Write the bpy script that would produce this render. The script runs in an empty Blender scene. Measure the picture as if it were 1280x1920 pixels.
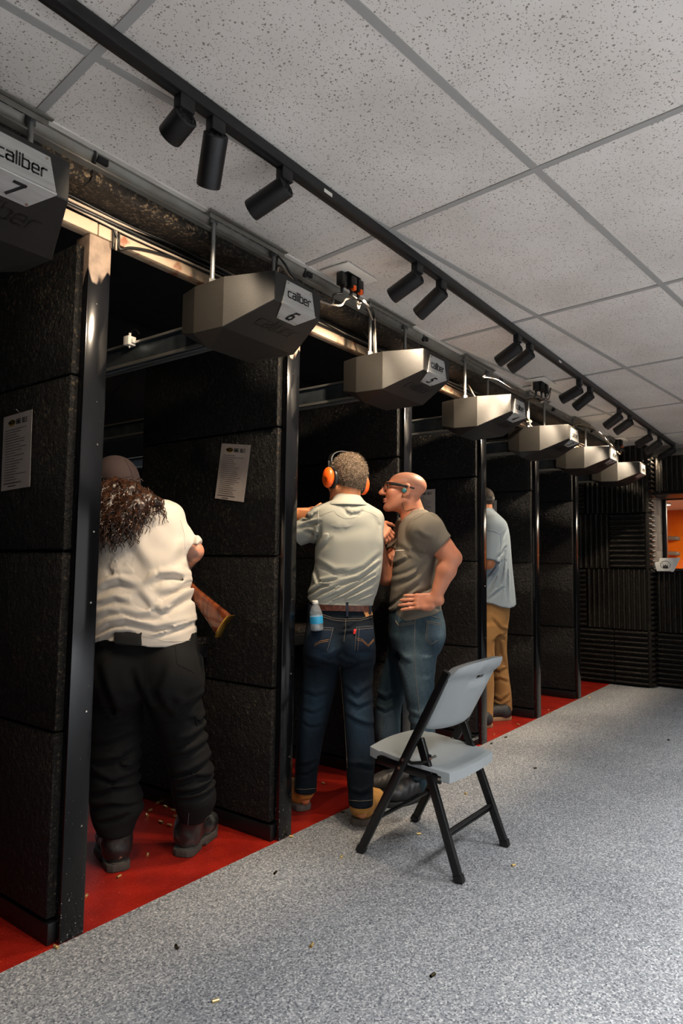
import bpy, bmesh, math, random
import numpy as np
from mathutils import Vector, Matrix, Quaternion
from mathutils.bvhtree import BVHTree

random.seed(7)
rng = np.random.RandomState(7)
SC = bpy.context.scene
COL = SC.collection

# ---------------------------------------------------------------- camera
FPX, ROLL, PITCH, YAW, GRID = 1271.5, -0.013437, 0.0772, 0.64062, -0.11033
EYE = 1.22
FH = np.array([math.cos(YAW), math.sin(YAW), 0.0])          # horizontal forward
RH = np.array([math.sin(YAW), -math.cos(YAW), 0.0])         # horizontal right
_F = np.array([math.cos(PITCH)*math.cos(YAW), math.cos(PITCH)*math.sin(YAW), math.sin(PITCH)])
_D = np.cross(_F, RH)
_c, _s = math.cos(ROLL), math.sin(ROLL)
CAMM = np.array([_c*RH+_s*_D, -_s*RH+_c*_D, _F])
CAMP = np.array([0, 0, EYE])
cam_d = bpy.data.cameras.new('camera')
cam = bpy.data.objects.new('camera', cam_d)
COL.objects.link(cam)
mw = Matrix.Identity(4)
for i in range(3):
    mw[i][0], mw[i][1], mw[i][2] = CAMM[0][i], -CAMM[1][i], -CAMM[2][i]
    mw[i][3] = CAMP[i]
cam.matrix_world = mw
cam_d.sensor_fit = 'VERTICAL'
cam_d.sensor_height = 36.0
cam_d.lens = FPX/1920*36.0
cam_d.clip_start = 0.05
SC.camera = cam

def ray(x, y):
    return CAMM.T @ np.array([(x-640)/FPX, (y-960)/FPX, 1.0])
def at_z(x, y, z):
    d = ray(x, y); return CAMP + d*((z-EYE)/d[2])
def at_y(x, y, Y):
    d = ray(x, y); return CAMP + d*(Y/d[1])
def at_x(x, y, X):
    d = ray(x, y); return CAMP + d*(X/d[0])
def at_d(x, y, dist):
    d = ray(x, y); return CAMP + d*(dist/(d @ FH))

# ---------------------------------------------------------------- world, exposure, room lights
SC.view_settings.view_transform = 'Standard'
SC.view_settings.look = 'None'
SC.view_settings.exposure = 0.72
SC.view_settings.gamma = 1.0
SC.view_settings.use_curve_mapping = False
world = bpy.data.worlds.new('world')
SC.world = world
world.use_nodes = True
world.node_tree.nodes['Background'].inputs[0].default_value = (0.5, 0.55, 0.6, 1)
world.node_tree.nodes['Background'].inputs[1].default_value = 0.006

def area(name, loc, rot, sx, sy, power, col, spread):
    l = bpy.data.lights.new(name, 'AREA'); l.shape = 'RECTANGLE'
    l.size, l.size_y, l.energy, l.color = sx, sy, power, col; l.spread = math.radians(spread)
    o = bpy.data.objects.new(name, l); o.location = loc; o.rotation_euler = rot
    COL.objects.link(o); return o
# recessed ceiling fittings of the corridor (behind and to the right of the camera) and of the range, plus added fill lights
COOL = (0.98, 0.985, 1.0)
AREA_LIGHTS = [
    ('corridor_light', (1.2, -0.75, 2.49), (0, 0, 0), 1.2, 0.6, 52, COOL, 118),
    ('corridor_light', (3.6, -0.75, 2.49), (0, 0, 0), 1.2, 0.6, 44, COOL, 118),
    ('corridor_light', (6.2, -0.75, 2.49), (0, 0, 0), 1.2, 0.6, 22, COOL, 118),
    ('corridor_light', (-1.2, -0.75, 2.49), (0, 0, 0), 1.2, 0.6, 58, COOL, 118),
    ('corridor_light', (1.6, -2.6, 2.49), (0, 0, 0), 3.0, 0.6, 210, COOL, 105),  # unseen extra, added so that floor bounce brightens the ceiling
    ('added_fill_light', (1.6, -3.1, 1.15), (math.radians(95), 0, 0), 6.0, 1.9, 22, (1.0, 0.985, 0.96), 180),  # unseen fill added to brighten ceiling and backs; no window is built
    ('range_light', (3.6, 5.5, 2.86), (0, 0, 0), 4.5, 0.3, 12, (0.8, 0.92, 1.0), 180),
    ('range_light', (4.5, 9.0, 2.75), (0, 0, 0), 5.0, 0.5, 40, (0.8, 0.92, 1.0), 180),
    ('range_light', (4.5, 13.5, 2.75), (0, 0, 0), 5.0, 0.5, 150, (0.8, 0.92, 1.0), 180),
    ('lobby_light', (9.6, 0.6, 2.05), (0, 0, 0), 1.2, 1.2, 62, (1.0, 0.86, 0.66), 180),
]
for a in AREA_LIGHTS: area(*a)

# ---------------------------------------------------------------- materials
def lin(c):
    return tuple(((v/255.0)/12.92 if v/255.0 <= 0.04045 else ((v/255.0+0.055)/1.055)**2.4) for v in c)

def new_mat(name):
    m = bpy.data.materials.new(name); m.use_nodes = True
    nt = m.node_tree
    return m, nt, nt.nodes['Principled BSDF']

def mat(name, col, rough=0.5, metal=0.0, spec=0.5, noise=None, bump=None, attr=False, coat=0.0, sheen=0.0, aniso=None):
    """noise=(scale, colour2, lo, hi[, detail]); bump=(scale, strength, distance[, detail])"""
    m, nt, b = new_mat(name)
    col = lin(col)
    b.inputs['Base Color'].default_value = (*col, 1)
    b.inputs['Roughness'].default_value = rough
    b.inputs['Metallic'].default_value = metal
    b.inputs['Specular IOR Level'].default_value = spec
    b.inputs['Coat Weight'].default_value = coat
    b.inputs['Sheen Weight'].default_value = sheen
    tc = nt.nodes.new('ShaderNodeTexCoord')
    src = tc.outputs['Object']
    if aniso:
        mp = nt.nodes.new('ShaderNodeMapping'); mp.inputs['Scale'].default_value = aniso
        nt.links.new(src, mp.inputs[0]); src = mp.outputs[0]
    colsock = None
    if attr:
        at = nt.nodes.new('ShaderNodeAttribute'); at.attribute_name = 'Col'
        colsock = at.outputs['Color']
    if noise:
        n = nt.nodes.new('ShaderNodeTexNoise'); n.inputs['Scale'].default_value = noise[0]
        n.inputs['Detail'].default_value = noise[4] if len(noise) > 4 else 4
        nt.links.new(src, n.inputs['Vector'])
        r = nt.nodes.new('ShaderNodeMapRange')
        r.inputs['From Min'].default_value, r.inputs['From Max'].default_value = noise[2], noise[3]
        nt.links.new(n.outputs['Fac'], r.inputs['Value'])
        mx = nt.nodes.new('ShaderNodeMix'); mx.data_type = 'RGBA'
        nt.links.new(r.outputs[0], mx.inputs['Factor'])
        if colsock is not None:
            mx.blend_type = 'MULTIPLY'
            nt.links.new(colsock, mx.inputs[6]); mx.inputs[7].default_value = (*lin(noise[1]), 1)
        else:
            mx.inputs[6].default_value = (*col, 1); mx.inputs[7].default_value = (*lin(noise[1]), 1)
        colsock = mx.outputs[2]
    if colsock is not None:
        nt.links.new(colsock, b.inputs['Base Color'])
    if bump:
        n2 = nt.nodes.new('ShaderNodeTexNoise'); n2.inputs['Scale'].default_value = bump[0]
        n2.inputs['Detail'].default_value = bump[3] if len(bump) > 3 else 3
        nt.links.new(src, n2.inputs['Vector'])
        bp = nt.nodes.new('ShaderNodeBump'); bp.inputs['Strength'].default_value = bump[1]
        bp.inputs['Distance'].default_value = bump[2]
        nt.links.new(n2.outputs['Fac'], bp.inputs['Height'])
        nt.links.new(bp.outputs[0], b.inputs['Normal'])
    return m

def ramp(nt, src, stops, interp='LINEAR'):
    r = nt.nodes.new('ShaderNodeValToRGB'); r.color_ramp.interpolation = interp
    el = r.color_ramp.elements
    while len(el) < len(stops): el.new(0.5)
    for e, (p, c) in zip(el, stops):
        e.position = p; e.color = (*lin(c), 1)
    nt.links.new(src, r.inputs[0]); return r.outputs[0]

def carpet_mat():
    m, nt, b = new_mat('grey_fleck_carpet')
    tc = nt.nodes.new('ShaderNodeTexCoord')
    n = nt.nodes.new('ShaderNodeTexNoise'); n.inputs['Scale'].default_value = 120; n.inputs['Detail'].default_value = 3
    n.inputs['Roughness'].default_value = 0.75
    nt.links.new(tc.outputs['Object'], n.inputs['Vector'])
    v = nt.nodes.new('ShaderNodeTexVoronoi'); v.inputs['Scale'].default_value = 190
    nt.links.new(tc.outputs['Object'], v.inputs['Vector'])
    sep = nt.nodes.new('ShaderNodeSeparateColor'); nt.links.new(v.outputs['Color'], sep.inputs[0])
    mx = nt.nodes.new('ShaderNodeMix'); mx.inputs[0].default_value = 0.45
    nt.links.new(n.outputs['Fac'], mx.inputs[2]); nt.links.new(sep.outputs[0], mx.inputs[3])
    colr = ramp(nt, mx.outputs[0], [(0.22, (72, 75, 80)), (0.40, (124, 127, 130)), (0.60, (148, 149, 150)), (0.82, (206, 206, 204))])
    n2 = nt.nodes.new('ShaderNodeTexNoise'); n2.inputs['Scale'].default_value = 1.7; n2.inputs['Detail'].default_value = 3
    nt.links.new(tc.outputs['Object'], n2.inputs['Vector'])
    m2 = nt.nodes.new('ShaderNodeMix'); m2.data_type = 'RGBA'; m2.blend_type = 'MULTIPLY'
    rr = ramp(nt, n2.outputs['Fac'], [(0.3, (226, 226, 228)), (0.7, (255, 255, 255))])
    m2.inputs[0].default_value = 1.0
    nt.links.new(colr, m2.inputs[6]); nt.links.new(rr, m2.inputs[7])
    nt.links.new(m2.outputs[2], b.inputs['Base Color'])
    b.inputs['Roughness'].default_value = 0.95; b.inputs['Specular IOR Level'].default_value = 0.1
    bp = nt.nodes.new('ShaderNodeBump'); bp.inputs['Strength'].default_value = 0.55; bp.inputs['Distance'].default_value = 0.006
    nt.links.new(mx.outputs[0], bp.inputs['Height']); nt.links.new(bp.outputs[0], b.inputs['Normal'])
    return m

def tile_mat():
    m, nt, b = new_mat('pinhole_ceiling_tile')
    tc = nt.nodes.new('ShaderNodeTexCoord')
    def dots(scale, lo, hi):
        nn = nt.nodes.new('ShaderNodeTexNoise'); nn.inputs['Scale'].default_value = 60
        nt.links.new(tc.outputs['Object'], nn.inputs['Vector'])
        ad = nt.nodes.new('ShaderNodeVectorMath'); ad.operation = 'MULTIPLY_ADD'
        ad.inputs[1].default_value = (0.01, 0.01, 0.01)
        nt.links.new(nn.outputs['Color'], ad.inputs[0]); nt.links.new(tc.outputs['Object'], ad.inputs[2])
        v = nt.nodes.new('ShaderNodeTexVoronoi'); v.inputs['Scale'].default_value = scale; v.inputs['Randomness'].default_value = 1
        nt.links.new(ad.outputs[0], v.inputs['Vector'])
        s = nt.nodes.new('ShaderNodeSeparateColor'); nt.links.new(v.outputs['Color'], s.inputs[0])
        sz = nt.nodes.new('ShaderNodeMapRange'); sz.inputs['From Min'].default_value = 0.15; sz.inputs['From Max'].default_value = 1.0
        sz.inputs['To Min'].default_value = 0.0; sz.inputs['To Max'].default_value = hi
        nt.links.new(s.outputs[0], sz.inputs['Value'])
        lt = nt.nodes.new('ShaderNodeMath'); lt.operation = 'SUBTRACT'
        nt.links.new(v.outputs['Distance'], lt.inputs[0]); nt.links.new(sz.outputs[0], lt.inputs[1])
        mr = nt.nodes.new('ShaderNodeMapRange'); mr.inputs['From Min'].default_value = -0.05; mr.inputs['From Max'].default_value = 0.05
        nt.links.new(lt.outputs[0], mr.inputs['Value'])
        return mr.outputs[0]
    a = dots(88, 0, 0.31); c = dots(170, 0, 0.34)
    mn = nt.nodes.new('ShaderNodeMath'); mn.operation = 'MINIMUM'
    nt.links.new(a, mn.inputs[0]); nt.links.new(c, mn.inputs[1])
    colr = ramp(nt, mn.outputs[0], [(0.0, (150, 143, 135)), (1.0, (226, 221, 215))])
    n2 = nt.nodes.new('ShaderNodeTexNoise'); n2.inputs['Scale'].default_value = 2.5; n2.inputs['Detail'].default_value = 3
    nt.links.new(tc.outputs['Object'], n2.inputs['Vector'])
    rr = ramp(nt, n2.outputs['Fac'], [(0.3, (238, 236, 234)), (0.65, (255, 255, 255))])
    m2 = nt.nodes.new('ShaderNodeMix'); m2.data_type = 'RGBA'; m2.blend_type = 'MULTIPLY'; m2.inputs[0].default_value = 1
    nt.links.new(colr, m2.inputs[6]); nt.links.new(rr, m2.inputs[7])
    nt.links.new(m2.outputs[2], b.inputs['Base Color'])
    b.inputs['Roughness'].default_value = 0.9; b.inputs['Specular IOR Level'].default_value = 0.2
    bp = nt.nodes.new('ShaderNodeBump'); bp.inputs['Strength'].default_value = 0.4; bp.inputs['Distance'].default_value = 0.003
    nt.links.new(mn.outputs[0], bp.inputs['Height']); nt.links.new(bp.outputs[0], b.inputs['Normal'])
    return m

def foam_mat(name='granular_black_rubber_foam', base=(3, 3, 3), fleck=(100, 86, 66), bstr=1.0, thresh=(0.77, 1.0)):
    m, nt, b = new_mat(name)
    tc = nt.nodes.new('ShaderNodeTexCoord')
    v = nt.nodes.new('ShaderNodeTexVoronoi'); v.inputs['Scale'].default_value = 125
    nt.links.new(tc.outputs['Object'], v.inputs['Vector'])
    s = nt.nodes.new('ShaderNodeSeparateColor'); nt.links.new(v.outputs['Color'], s.inputs[0])
    n = nt.nodes.new('ShaderNodeTexNoise'); n.inputs['Scale'].default_value = 7; n.inputs['Detail'].default_value = 4
    nt.links.new(tc.outputs['Object'], n.inputs['Vector'])
    mx = nt.nodes.new('ShaderNodeMix'); mx.inputs[0].default_value = 0.3
    nt.links.new(s.outputs[0], mx.inputs[2]); nt.links.new(n.outputs['Fac'], mx.inputs[3])
    colr = ramp(nt, mx.outputs[0], [(0.0, base), (thresh[0], tuple(v_*1.25 for v_ in base)), (thresh[1], fleck)])
    nt.links.new(colr, b.inputs['Base Color'])
    b.inputs['Roughness'].default_value = 0.5; b.inputs['Specular IOR Level'].default_value = 0.3
    n2 = nt.nodes.new('ShaderNodeTexNoise'); n2.inputs['Scale'].default_value = 48; n2.inputs['Detail'].default_value = 5
    n2.inputs['Roughness'].default_value = 0.7
    nt.links.new(tc.outputs['Object'], n2.inputs['Vector'])
    bp = nt.nodes.new('ShaderNodeBump'); bp.inputs['Strength'].default_value = bstr; bp.inputs['Distance'].default_value = 0.022
    nt.links.new(n2.outputs['Fac'], bp.inputs['Height']); nt.links.new(bp.outputs[0], b.inputs['Normal'])
    return m

def post_mat():
    """glossy black enamel that stops with a ragged edge below the bare tan primer at the post's head"""
    m, nt, b = new_mat('black_enamel_over_primer')
    tc = nt.nodes.new('ShaderNodeTexCoord')
    sp = nt.nodes.new('ShaderNodeSeparateXYZ'); nt.links.new(tc.outputs['Object'], sp.inputs[0])
    n = nt.nodes.new('ShaderNodeTexNoise'); n.inputs['Scale'].default_value = 14; n.inputs['Detail'].default_value = 2
    mp = nt.nodes.new('ShaderNodeMapping'); mp.inputs['Scale'].default_value = (1, 1, 0.25)
    nt.links.new(tc.outputs['Object'], mp.inputs[0]); nt.links.new(mp.outputs[0], n.inputs['Vector'])
    ma = nt.nodes.new('ShaderNodeMath'); ma.operation = 'MULTIPLY_ADD'; ma.inputs[1].default_value = 0.34
    nt.links.new(n.outputs['Fac'], ma.inputs[0]); nt.links.new(sp.outputs['Z'], ma.inputs[2])
    mr = nt.nodes.new('ShaderNodeMapRange'); mr.inputs['From Min'].default_value = 2.335; mr.inputs['From Max'].default_value = 2.35
    nt.links.new(ma.outputs[0], mr.inputs['Value'])
    n3 = nt.nodes.new('ShaderNodeTexNoise'); n3.inputs['Scale'].default_value = 150; n3.inputs['Detail'].default_value = 1
    nt.links.new(tc.outputs['Object'], n3.inputs['Vector'])
    lo = nt.nodes.new('ShaderNodeMapRange'); lo.inputs['From Min'].default_value = 0.0; lo.inputs['From Max'].default_value = 0.55
    lo.inputs['To Min'].default_value = 0.0; lo.inputs['To Max'].default_value = 0.11
    nt.links.new(sp.outputs['Z'], lo.inputs['Value'])
    cm = nt.nodes.new('ShaderNodeMath'); cm.operation = 'SUBTRACT'
    nt.links.new(n3.outputs['Fac'], cm.inputs[0]); nt.links.new(lo.outputs[0], cm.inputs[1])
    chip = ramp(nt, cm.outputs[0], [(0.70, (11, 12, 15)), (0.745, (150, 146, 138))], 'LINEAR')
    n4 = nt.nodes.new('ShaderNodeTexNoise'); n4.inputs['Scale'].default_value = 22; n4.inputs['Detail'].default_value = 3
    nt.links.new(tc.outputs['Object'], n4.inputs['Vector'])
    prim = ramp(nt, n4.outputs['Fac'], [(0.3, (104, 88, 76)), (0.6, (134, 116, 101))])
    mx = nt.nodes.new('ShaderNodeMix'); mx.data_type = 'RGBA'
    nt.links.new(mr.outputs[0], mx.inputs[0]); nt.links.new(chip, mx.inputs[6]); nt.links.new(prim, mx.inputs[7])
    nt.links.new(mx.outputs[2], b.inputs['Base Color'])
    rg = nt.nodes.new('ShaderNodeMapRange'); rg.inputs['To Min'].default_value = 0.15; rg.inputs['To Max'].default_value = 0.55
    nt.links.new(mr.outputs[0], rg.inputs['Value']); nt.links.new(rg.outputs[0], b.inputs['Roughness'])
    return m

def red_floor_mat():
    m, nt, b = new_mat('glossy_red_floor_paint')
    tc = nt.nodes.new('ShaderNodeTexCoord')
    n = nt.nodes.new('ShaderNodeTexNoise'); n.inputs['Scale'].default_value = 5; n.inputs['Detail'].default_value = 5
    nt.links.new(tc.outputs['Object'], n.inputs['Vector'])
    c1 = ramp(nt, n.outputs['Fac'], [(0.3, (112, 19, 12)), (0.65, (152, 31, 19))])
    v = nt.nodes.new('ShaderNodeTexNoise'); v.inputs['Scale'].default_value = 190; v.inputs['Detail'].default_value = 1
    nt.links.new(tc.outputs['Object'], v.inputs['Vector'])
    mr = nt.nodes.new('ShaderNodeMapRange'); mr.inputs['From Min'].default_value = 0.69; mr.inputs['From Max'].default_value = 0.76
    nt.links.new(v.outputs['Fac'], mr.inputs['Value'])
    mx = nt.nodes.new('ShaderNodeMix'); mx.data_type = 'RGBA'
    nt.links.new(mr.outputs[0], mx.inputs[0]); nt.links.new(c1, mx.inputs[6]); mx.inputs[7].default_value = (*lin((196, 96, 66)), 1)
    nt.links.new(mx.outputs[2], b.inputs['Base Color'])
    b.inputs['Roughness'].default_value = 0.36; b.inputs['Specular IOR Level'].default_value = 0.3
    bp = nt.nodes.new('ShaderNodeBump'); bp.inputs['Strength'].default_value = 0.35; bp.inputs['Distance'].default_value = 0.004
    n2 = nt.nodes.new('ShaderNodeTexNoise'); n2.inputs['Scale'].default_value = 130; n2.inputs['Detail'].default_value = 2
    nt.links.new(tc.outputs['Object'], n2.inputs['Vector'])
    nt.links.new(n2.outputs['Fac'], bp.inputs['Height']); nt.links.new(bp.outputs[0], b.inputs['Normal'])
    return m

def glass_mat(name, tint=(1, 1, 1), gloss=0.12, rough=0.03, milk=0.0):
    m, nt, b = new_mat(name)
    nt.nodes.remove(b)
    t = nt.nodes.new('ShaderNodeBsdfTransparent'); t.inputs[0].default_value = (*tint, 1)
    g = nt.nodes.new('ShaderNodeBsdfGlossy'); g.inputs['Roughness'].default_value = rough
    fr = nt.nodes.new('ShaderNodeLayerWeight'); fr.inputs[0].default_value = 0.5
    pw = nt.nodes.new('ShaderNodeMath'); pw.operation = 'POWER'; pw.inputs[1].default_value = 4.0
    nt.links.new(fr.outputs['Facing'], pw.inputs[0])
    ad = nt.nodes.new('ShaderNodeMath'); ad.operation = 'MULTIPLY_ADD'; ad.inputs[1].default_value = 0.6; ad.inputs[2].default_value = gloss*0.5
    nt.links.new(pw.outputs[0], ad.inputs[0])
    mx = nt.nodes.new('ShaderNodeMixShader')
    nt.links.new(ad.outputs[0], mx.inputs[0]); nt.links.new(t.outputs[0], mx.inputs[1]); nt.links.new(g.outputs[0], mx.inputs[2])
    out = mx.outputs[0]
    if milk:
        df = nt.nodes.new('ShaderNodeBsdfDiffuse'); df.inputs[0].default_value = (.85, .88, .9, 1)
        m3 = nt.nodes.new('ShaderNodeMixShader'); m3.inputs[0].default_value = milk
        nt.links.new(out, m3.inputs[1]); nt.links.new(df.outputs[0], m3.inputs[2]); out = m3.outputs[0]
    nt.links.new(out, nt.nodes['Material Output'].inputs[0])
    return m

def emit_mat(name, col, strength):
    m, nt, b = new_mat(name)
    b.inputs['Base Color'].default_value = (*col, 1)
    b.inputs['Emission Color'].default_value = (*col, 1)
    b.inputs['Emission Strength'].default_value = strength
    return m

MT = dict(
    carpet=carpet_mat(), tile=tile_mat(), foam=foam_mat(), post=post_mat(), red=red_floor_mat(),
    foam_brown=foam_mat('lit_tone_brown_foam', (22, 19, 17), (112, 96, 76), 0.9, (0.66, 0.9)),  # paler copy of the black foam; spotlight tone is put into the colour
    ridge=foam_mat('ridged_acoustic_foam', (13, 12, 11), (68, 59, 47), 0.35, (0.6, 0.95)),
    grid=mat('grey_ceiling_grid', (160, 159, 155), 0.6),
    flange=mat('white_edge_flange', (222, 217, 210), 0.5, noise=(8, (200, 194, 186), .4, .7)),
    galv=mat('galvanised_channel', (132, 130, 124), 0.5, 0.4, noise=(12, (112, 108, 100), .35, .7)),
    zinc=mat('zinc_rod', (140, 142, 142), 0.4, 0.8),
    beam=mat('worn_primer_beam', (160, 140, 118), 0.6, noise=(16, (118, 68, 42), .52, .66, 6), bump=(60, .2, .004)),
    black=mat('black_powder_coat', (10, 11, 13), 0.45, noise=(30, (21, 22, 25), .4, .7)),
    blackmatte=mat('black_matte', (12, 12, 13), 0.8),
    frame=mat('black_frame_steel', (13, 13, 15), 0.4, noise=(90, (60, 55, 50), .68, .78)),
    hood=mat('grey_textured_hood_paint', (23, 22, 20), 0.5, noise=(260, (30, 28, 25), .4, .7, 2), bump=(420, .25, .002)),
    hoodtext=mat('dark_debossed_lettering', (16, 16, 17), 0.4),
    plate=mat('brushed_aluminium_plate', (176, 175, 171), 0.5, 0.35, noise=(6, (156, 154, 150), .4, .7), aniso=(1, 1, 30)),
    print=mat('black_print', (14, 13, 14), 0.6),
    rail=mat('blue_grey_steel_rail', (98, 106, 112), 0.35, 0.7, noise=(9, (70, 76, 82), .4, .7)),
    railedge=mat('bright_rail_edge', (190, 188, 180), 0.3, 0.85),
    dark=mat('range_black_paint', (18, 18, 19), 0.85, noise=(3, (26, 25, 25), .4, .7)),
    rangewall=mat('pale_range_wall', (150, 160, 166), 0.8, noise=(2, (120, 130, 138), .4, .7)),
    paper=mat('sun_faded_paper', (214, 203, 190), 0.7, noise=(14, (196, 184, 170), .4, .75)),
    sleeve=glass_mat('clear_plastic_sleeve', (0.97, 0.97, 0.98), 0.08, 0.10),
    gold=mat('gold_print', (176, 140, 40), 0.5),
    plastic_white=mat('white_plastic', (226, 222, 214), 0.45),
    plastic_black=mat('black_plastic', (14, 14, 15), 0.4),
    orange=mat('orange_plastic', (240, 92, 20), 0.35),
    cable_black=mat('black_cable', (13, 13, 14), 0.42),
    cable_white=mat('off_white_cable', (150, 136, 120), 0.55),
    brass=mat('brass', (232, 200, 132), 0.3, 0.75),
    darkbrass=mat('shade_toned_brass', (70, 62, 44), 0.4, 1.0),  # dark copy of the brass for casings in shadow; shade put into the colour
    wood=mat('varnished_walnut', (116, 56, 26), 0.22, noise=(9, (70, 30, 14), .38, .66, 6), coat=0.5, aniso=(1, 7, 1)),
    steel_dark=mat('blued_steel', (30, 30, 33), 0.3, 0.9),
    chairgrey=mat('grey_moulded_plastic', (148, 154, 156), 0.38, noise=(4, (141, 147, 149), .4, .7), bump=(500, .15, .001)),
    chairblack=mat('black_tube_steel', (8, 8, 9), 0.34),
    screw=mat('bright_screw', (190, 184, 172), 0.25, 1.0),
    block=mat('grey_concrete_block', (138, 131, 124), 0.85, noise=(7, (112, 106, 100), .4, .7), bump=(60, .3, .006)),
    lobbyorange=mat('orange_gloss_wall', (226, 118, 10), 0.32, noise=(2.5, (206, 98, 8), .4, .7)),
    lobbywhite=mat('white_lobby_ceiling', (206, 196, 188), 0.8),
    signgrey=mat('pale_grey_sign', (232, 233, 231), 0.6),
    glass=glass_mat('window_glass', (0.97, 0.98, 0.98), 0.06),
    lens=emit_mat('spot_lens', (1.0, 0.86, 0.66), 4.0),
    lobbylamp=emit_mat('lobby_downlight_glow', (1.0, 0.93, 0.8), 8.0),
    bag=mat('dark_olive_canvas', (40, 40, 32), 0.85, bump=(300, .3, .003)),
)

# ---------------------------------------------------------------- object helpers
def link(o, parent=None):
    COL.objects.link(o)
    if parent is not None: o.parent = parent
    return o

def tag(o, label=None, cat=None, group=None, kind=None):
    if label: o['label'] = label
    if cat: o['category'] = cat
    if group: o['group'] = group
    if kind: o['kind'] = kind
    return o

def thing(name, label, cat, loc=(0, 0, 0), group=None):
    o = bpy.data.objects.new(name, None); o.location = tuple(float(v) for v in loc); o.empty_display_size = 0.1
    link(o); return tag(o, label, cat, group)

def root_loc(parent):
    v = Vector((0, 0, 0))
    while parent is not None:
        v = v + parent.location; parent = parent.parent
    return v

class MB:
    """collects simple shapes in world coordinates; build() links them as ONE mesh object"""
    def __init__(s): s.v, s.f, s.m = [], [], []
    def add(s, vs, fs, mi=0):
        n = len(s.v); s.v += [tuple(float(c) for c in p) for p in vs]
        s.f += [tuple(i+n for i in f) for f in fs]; s.m += [mi]*len(fs); return s
    def obox(s, c, ax, half, mi=0):
        c = np.array(c, float); X, Y, Z = [np.array(a, float)*h for a, h in zip(ax, half)]
        vs = [c+sx*X+sy*Y+sz*Z for sx in (-1, 1) for sy in (-1, 1) for sz in (-1, 1)]
        fs = [(0, 1, 3, 2), (4, 6, 7, 5), (0, 4, 5, 1), (2, 3, 7, 6), (0, 2, 6, 4), (1, 5, 7, 3)]
        if np.dot(np.cross(X, Y), Z) < 0: fs = [f[::-1] for f in fs]
        return s.add(vs, fs, mi)
    def box(s, a, b, mi=0):
        a, b = np.array(a, float), np.array(b, float)
        return s.obox((a+b)/2, np.eye(3), np.abs(b-a)/2, mi)
    def bar(s, p, q, w, h, up=(0, 0, 1), mi=0):
        p, q = np.array(p, float), np.array(q, float); d = q-p; L = np.linalg.norm(d); d /= L
        sd = np.cross(d, up); sd /= np.linalg.norm(sd); u = np.cross(sd, d)
        return s.obox((p+q)/2, (d, sd, u), (L/2, w/2, h/2), mi)
    def cyl(s, p, q, r, r2=None, n=12, mi=0, cap=True):
        return s.tube([p, q], [r, r if r2 is None else r2], n, mi, cap)
    def tube(s, pts, r, n=8, mi=0, cap=True):
        pts = [np.array(p, float) for p in pts]
        rs = r if hasattr(r, '__len__') else [r]*len(pts)
        d0 = pts[1]-pts[0]; d0 /= max(1e-9, np.linalg.norm(d0))
        a = np.cross(d0, (0, 0, 1.0))
        if np.linalg.norm(a) < 1e-3: a = np.cross(d0, (0, 1.0, 0))
        a /= np.linalg.norm(a); vs = []
        for i, p in enumerate(pts):
            d = pts[min(i+1, len(pts)-1)]-pts[max(i-1, 0)]; d /= max(1e-9, np.linalg.norm(d))
            a = a-d*np.dot(a, d); a /= max(1e-9, np.linalg.norm(a)); b = np.cross(d, a)
            for k in range(n):
                t = 2*math.pi*k/n; vs.append(p+rs[i]*(math.cos(t)*a+math.sin(t)*b))
        fs = []
        for i in range(len(pts)-1):
            for k in range(n):
                k2 = (k+1) % n; fs.append((i*n+k, i*n+k2, (i+1)*n+k2, (i+1)*n+k))
        if cap:
            fs.append(tuple(range(n))[::-1]); fs.append(tuple((len(pts)-1)*n+k for k in range(n)))
        return s.add(vs, fs, mi)
    def prism(s, poly, off, mi=0):
        """closed polygon (3-D points) extruded by vector off"""
        poly = [np.array(p, float) for p in poly]; off = np.array(off, float); n = len(poly)
        nrm = sum(np.cross(poly[i]-poly[0], poly[(i+1) % n]-poly[0]) for i in range(n))
        if np.dot(nrm, off) > 0: poly = poly[::-1]
        vs = poly+[p+off for p in poly]
        fs = [tuple(range(n)), tuple(range(n, 2*n))[::-1]]+[(i, i+n, (i+1) % n+n, (i+1) % n) for i in range(n)]
        return s.add(vs, fs, mi)
    def lathe(s, c, axis, prof, n=20, mi=0):
        c = np.array(c, float); d = np.array(axis, float); d /= np.linalg.norm(d)
        a = np.cross(d, (0, 0, 1.0))
        if np.linalg.norm(a) < 1e-3: a = np.array((1.0, 0, 0))
        a /= np.linalg.norm(a); b = np.cross(d, a); vs, fs = [], []
        for (r, h) in prof:
            for k in range(n):
                t = 2*math.pi*k/n; vs.append(c+d*h+r*(math.cos(t)*a+math.sin(t)*b))
        for i in range(len(prof)-1):
            for k in range(n):
                k2 = (k+1) % n; fs.append((i*n+k, i*n+k2, (i+1)*n+k2, (i+1)*n+k))
        fs.append(tuple(range(n))[::-1]); fs.append(tuple((len(prof)-1)*n+k for k in range(n)))
        return s.add(vs, fs, mi)
    def strokes(s, paths, w, o, X, Y, t=0.0004, mi=0):
        """flat ribbons: 2-D polylines in the plane o + x X + y Y"""
        o, X, Y = (np.array(v, float) for v in (o, X, Y)); N = np.cross(X, Y); N /= np.linalg.norm(N)
        for p in paths:
            for (x0, y0), (x1, y1) in zip(p[:-1], p[1:]):
                dx, dy = x1-x0, y1-y0; L = math.hypot(dx, dy)
                if L < 1e-9: continue
                dx, dy = dx/L, dy/L; h = w/2
                q = [(x0-dx*h-dy*h, y0-dy*h+dx*h), (x1+dx*h-dy*h, y1+dy*h+dx*h), (x1+dx*h+dy*h, y1+dy*h-dx*h), (x0-dx*h+dy*h, y0-dy*h-dx*h)]
                s.prism([o+a*X+b*Y for a, b in q], N*t, mi)
        return s
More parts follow.
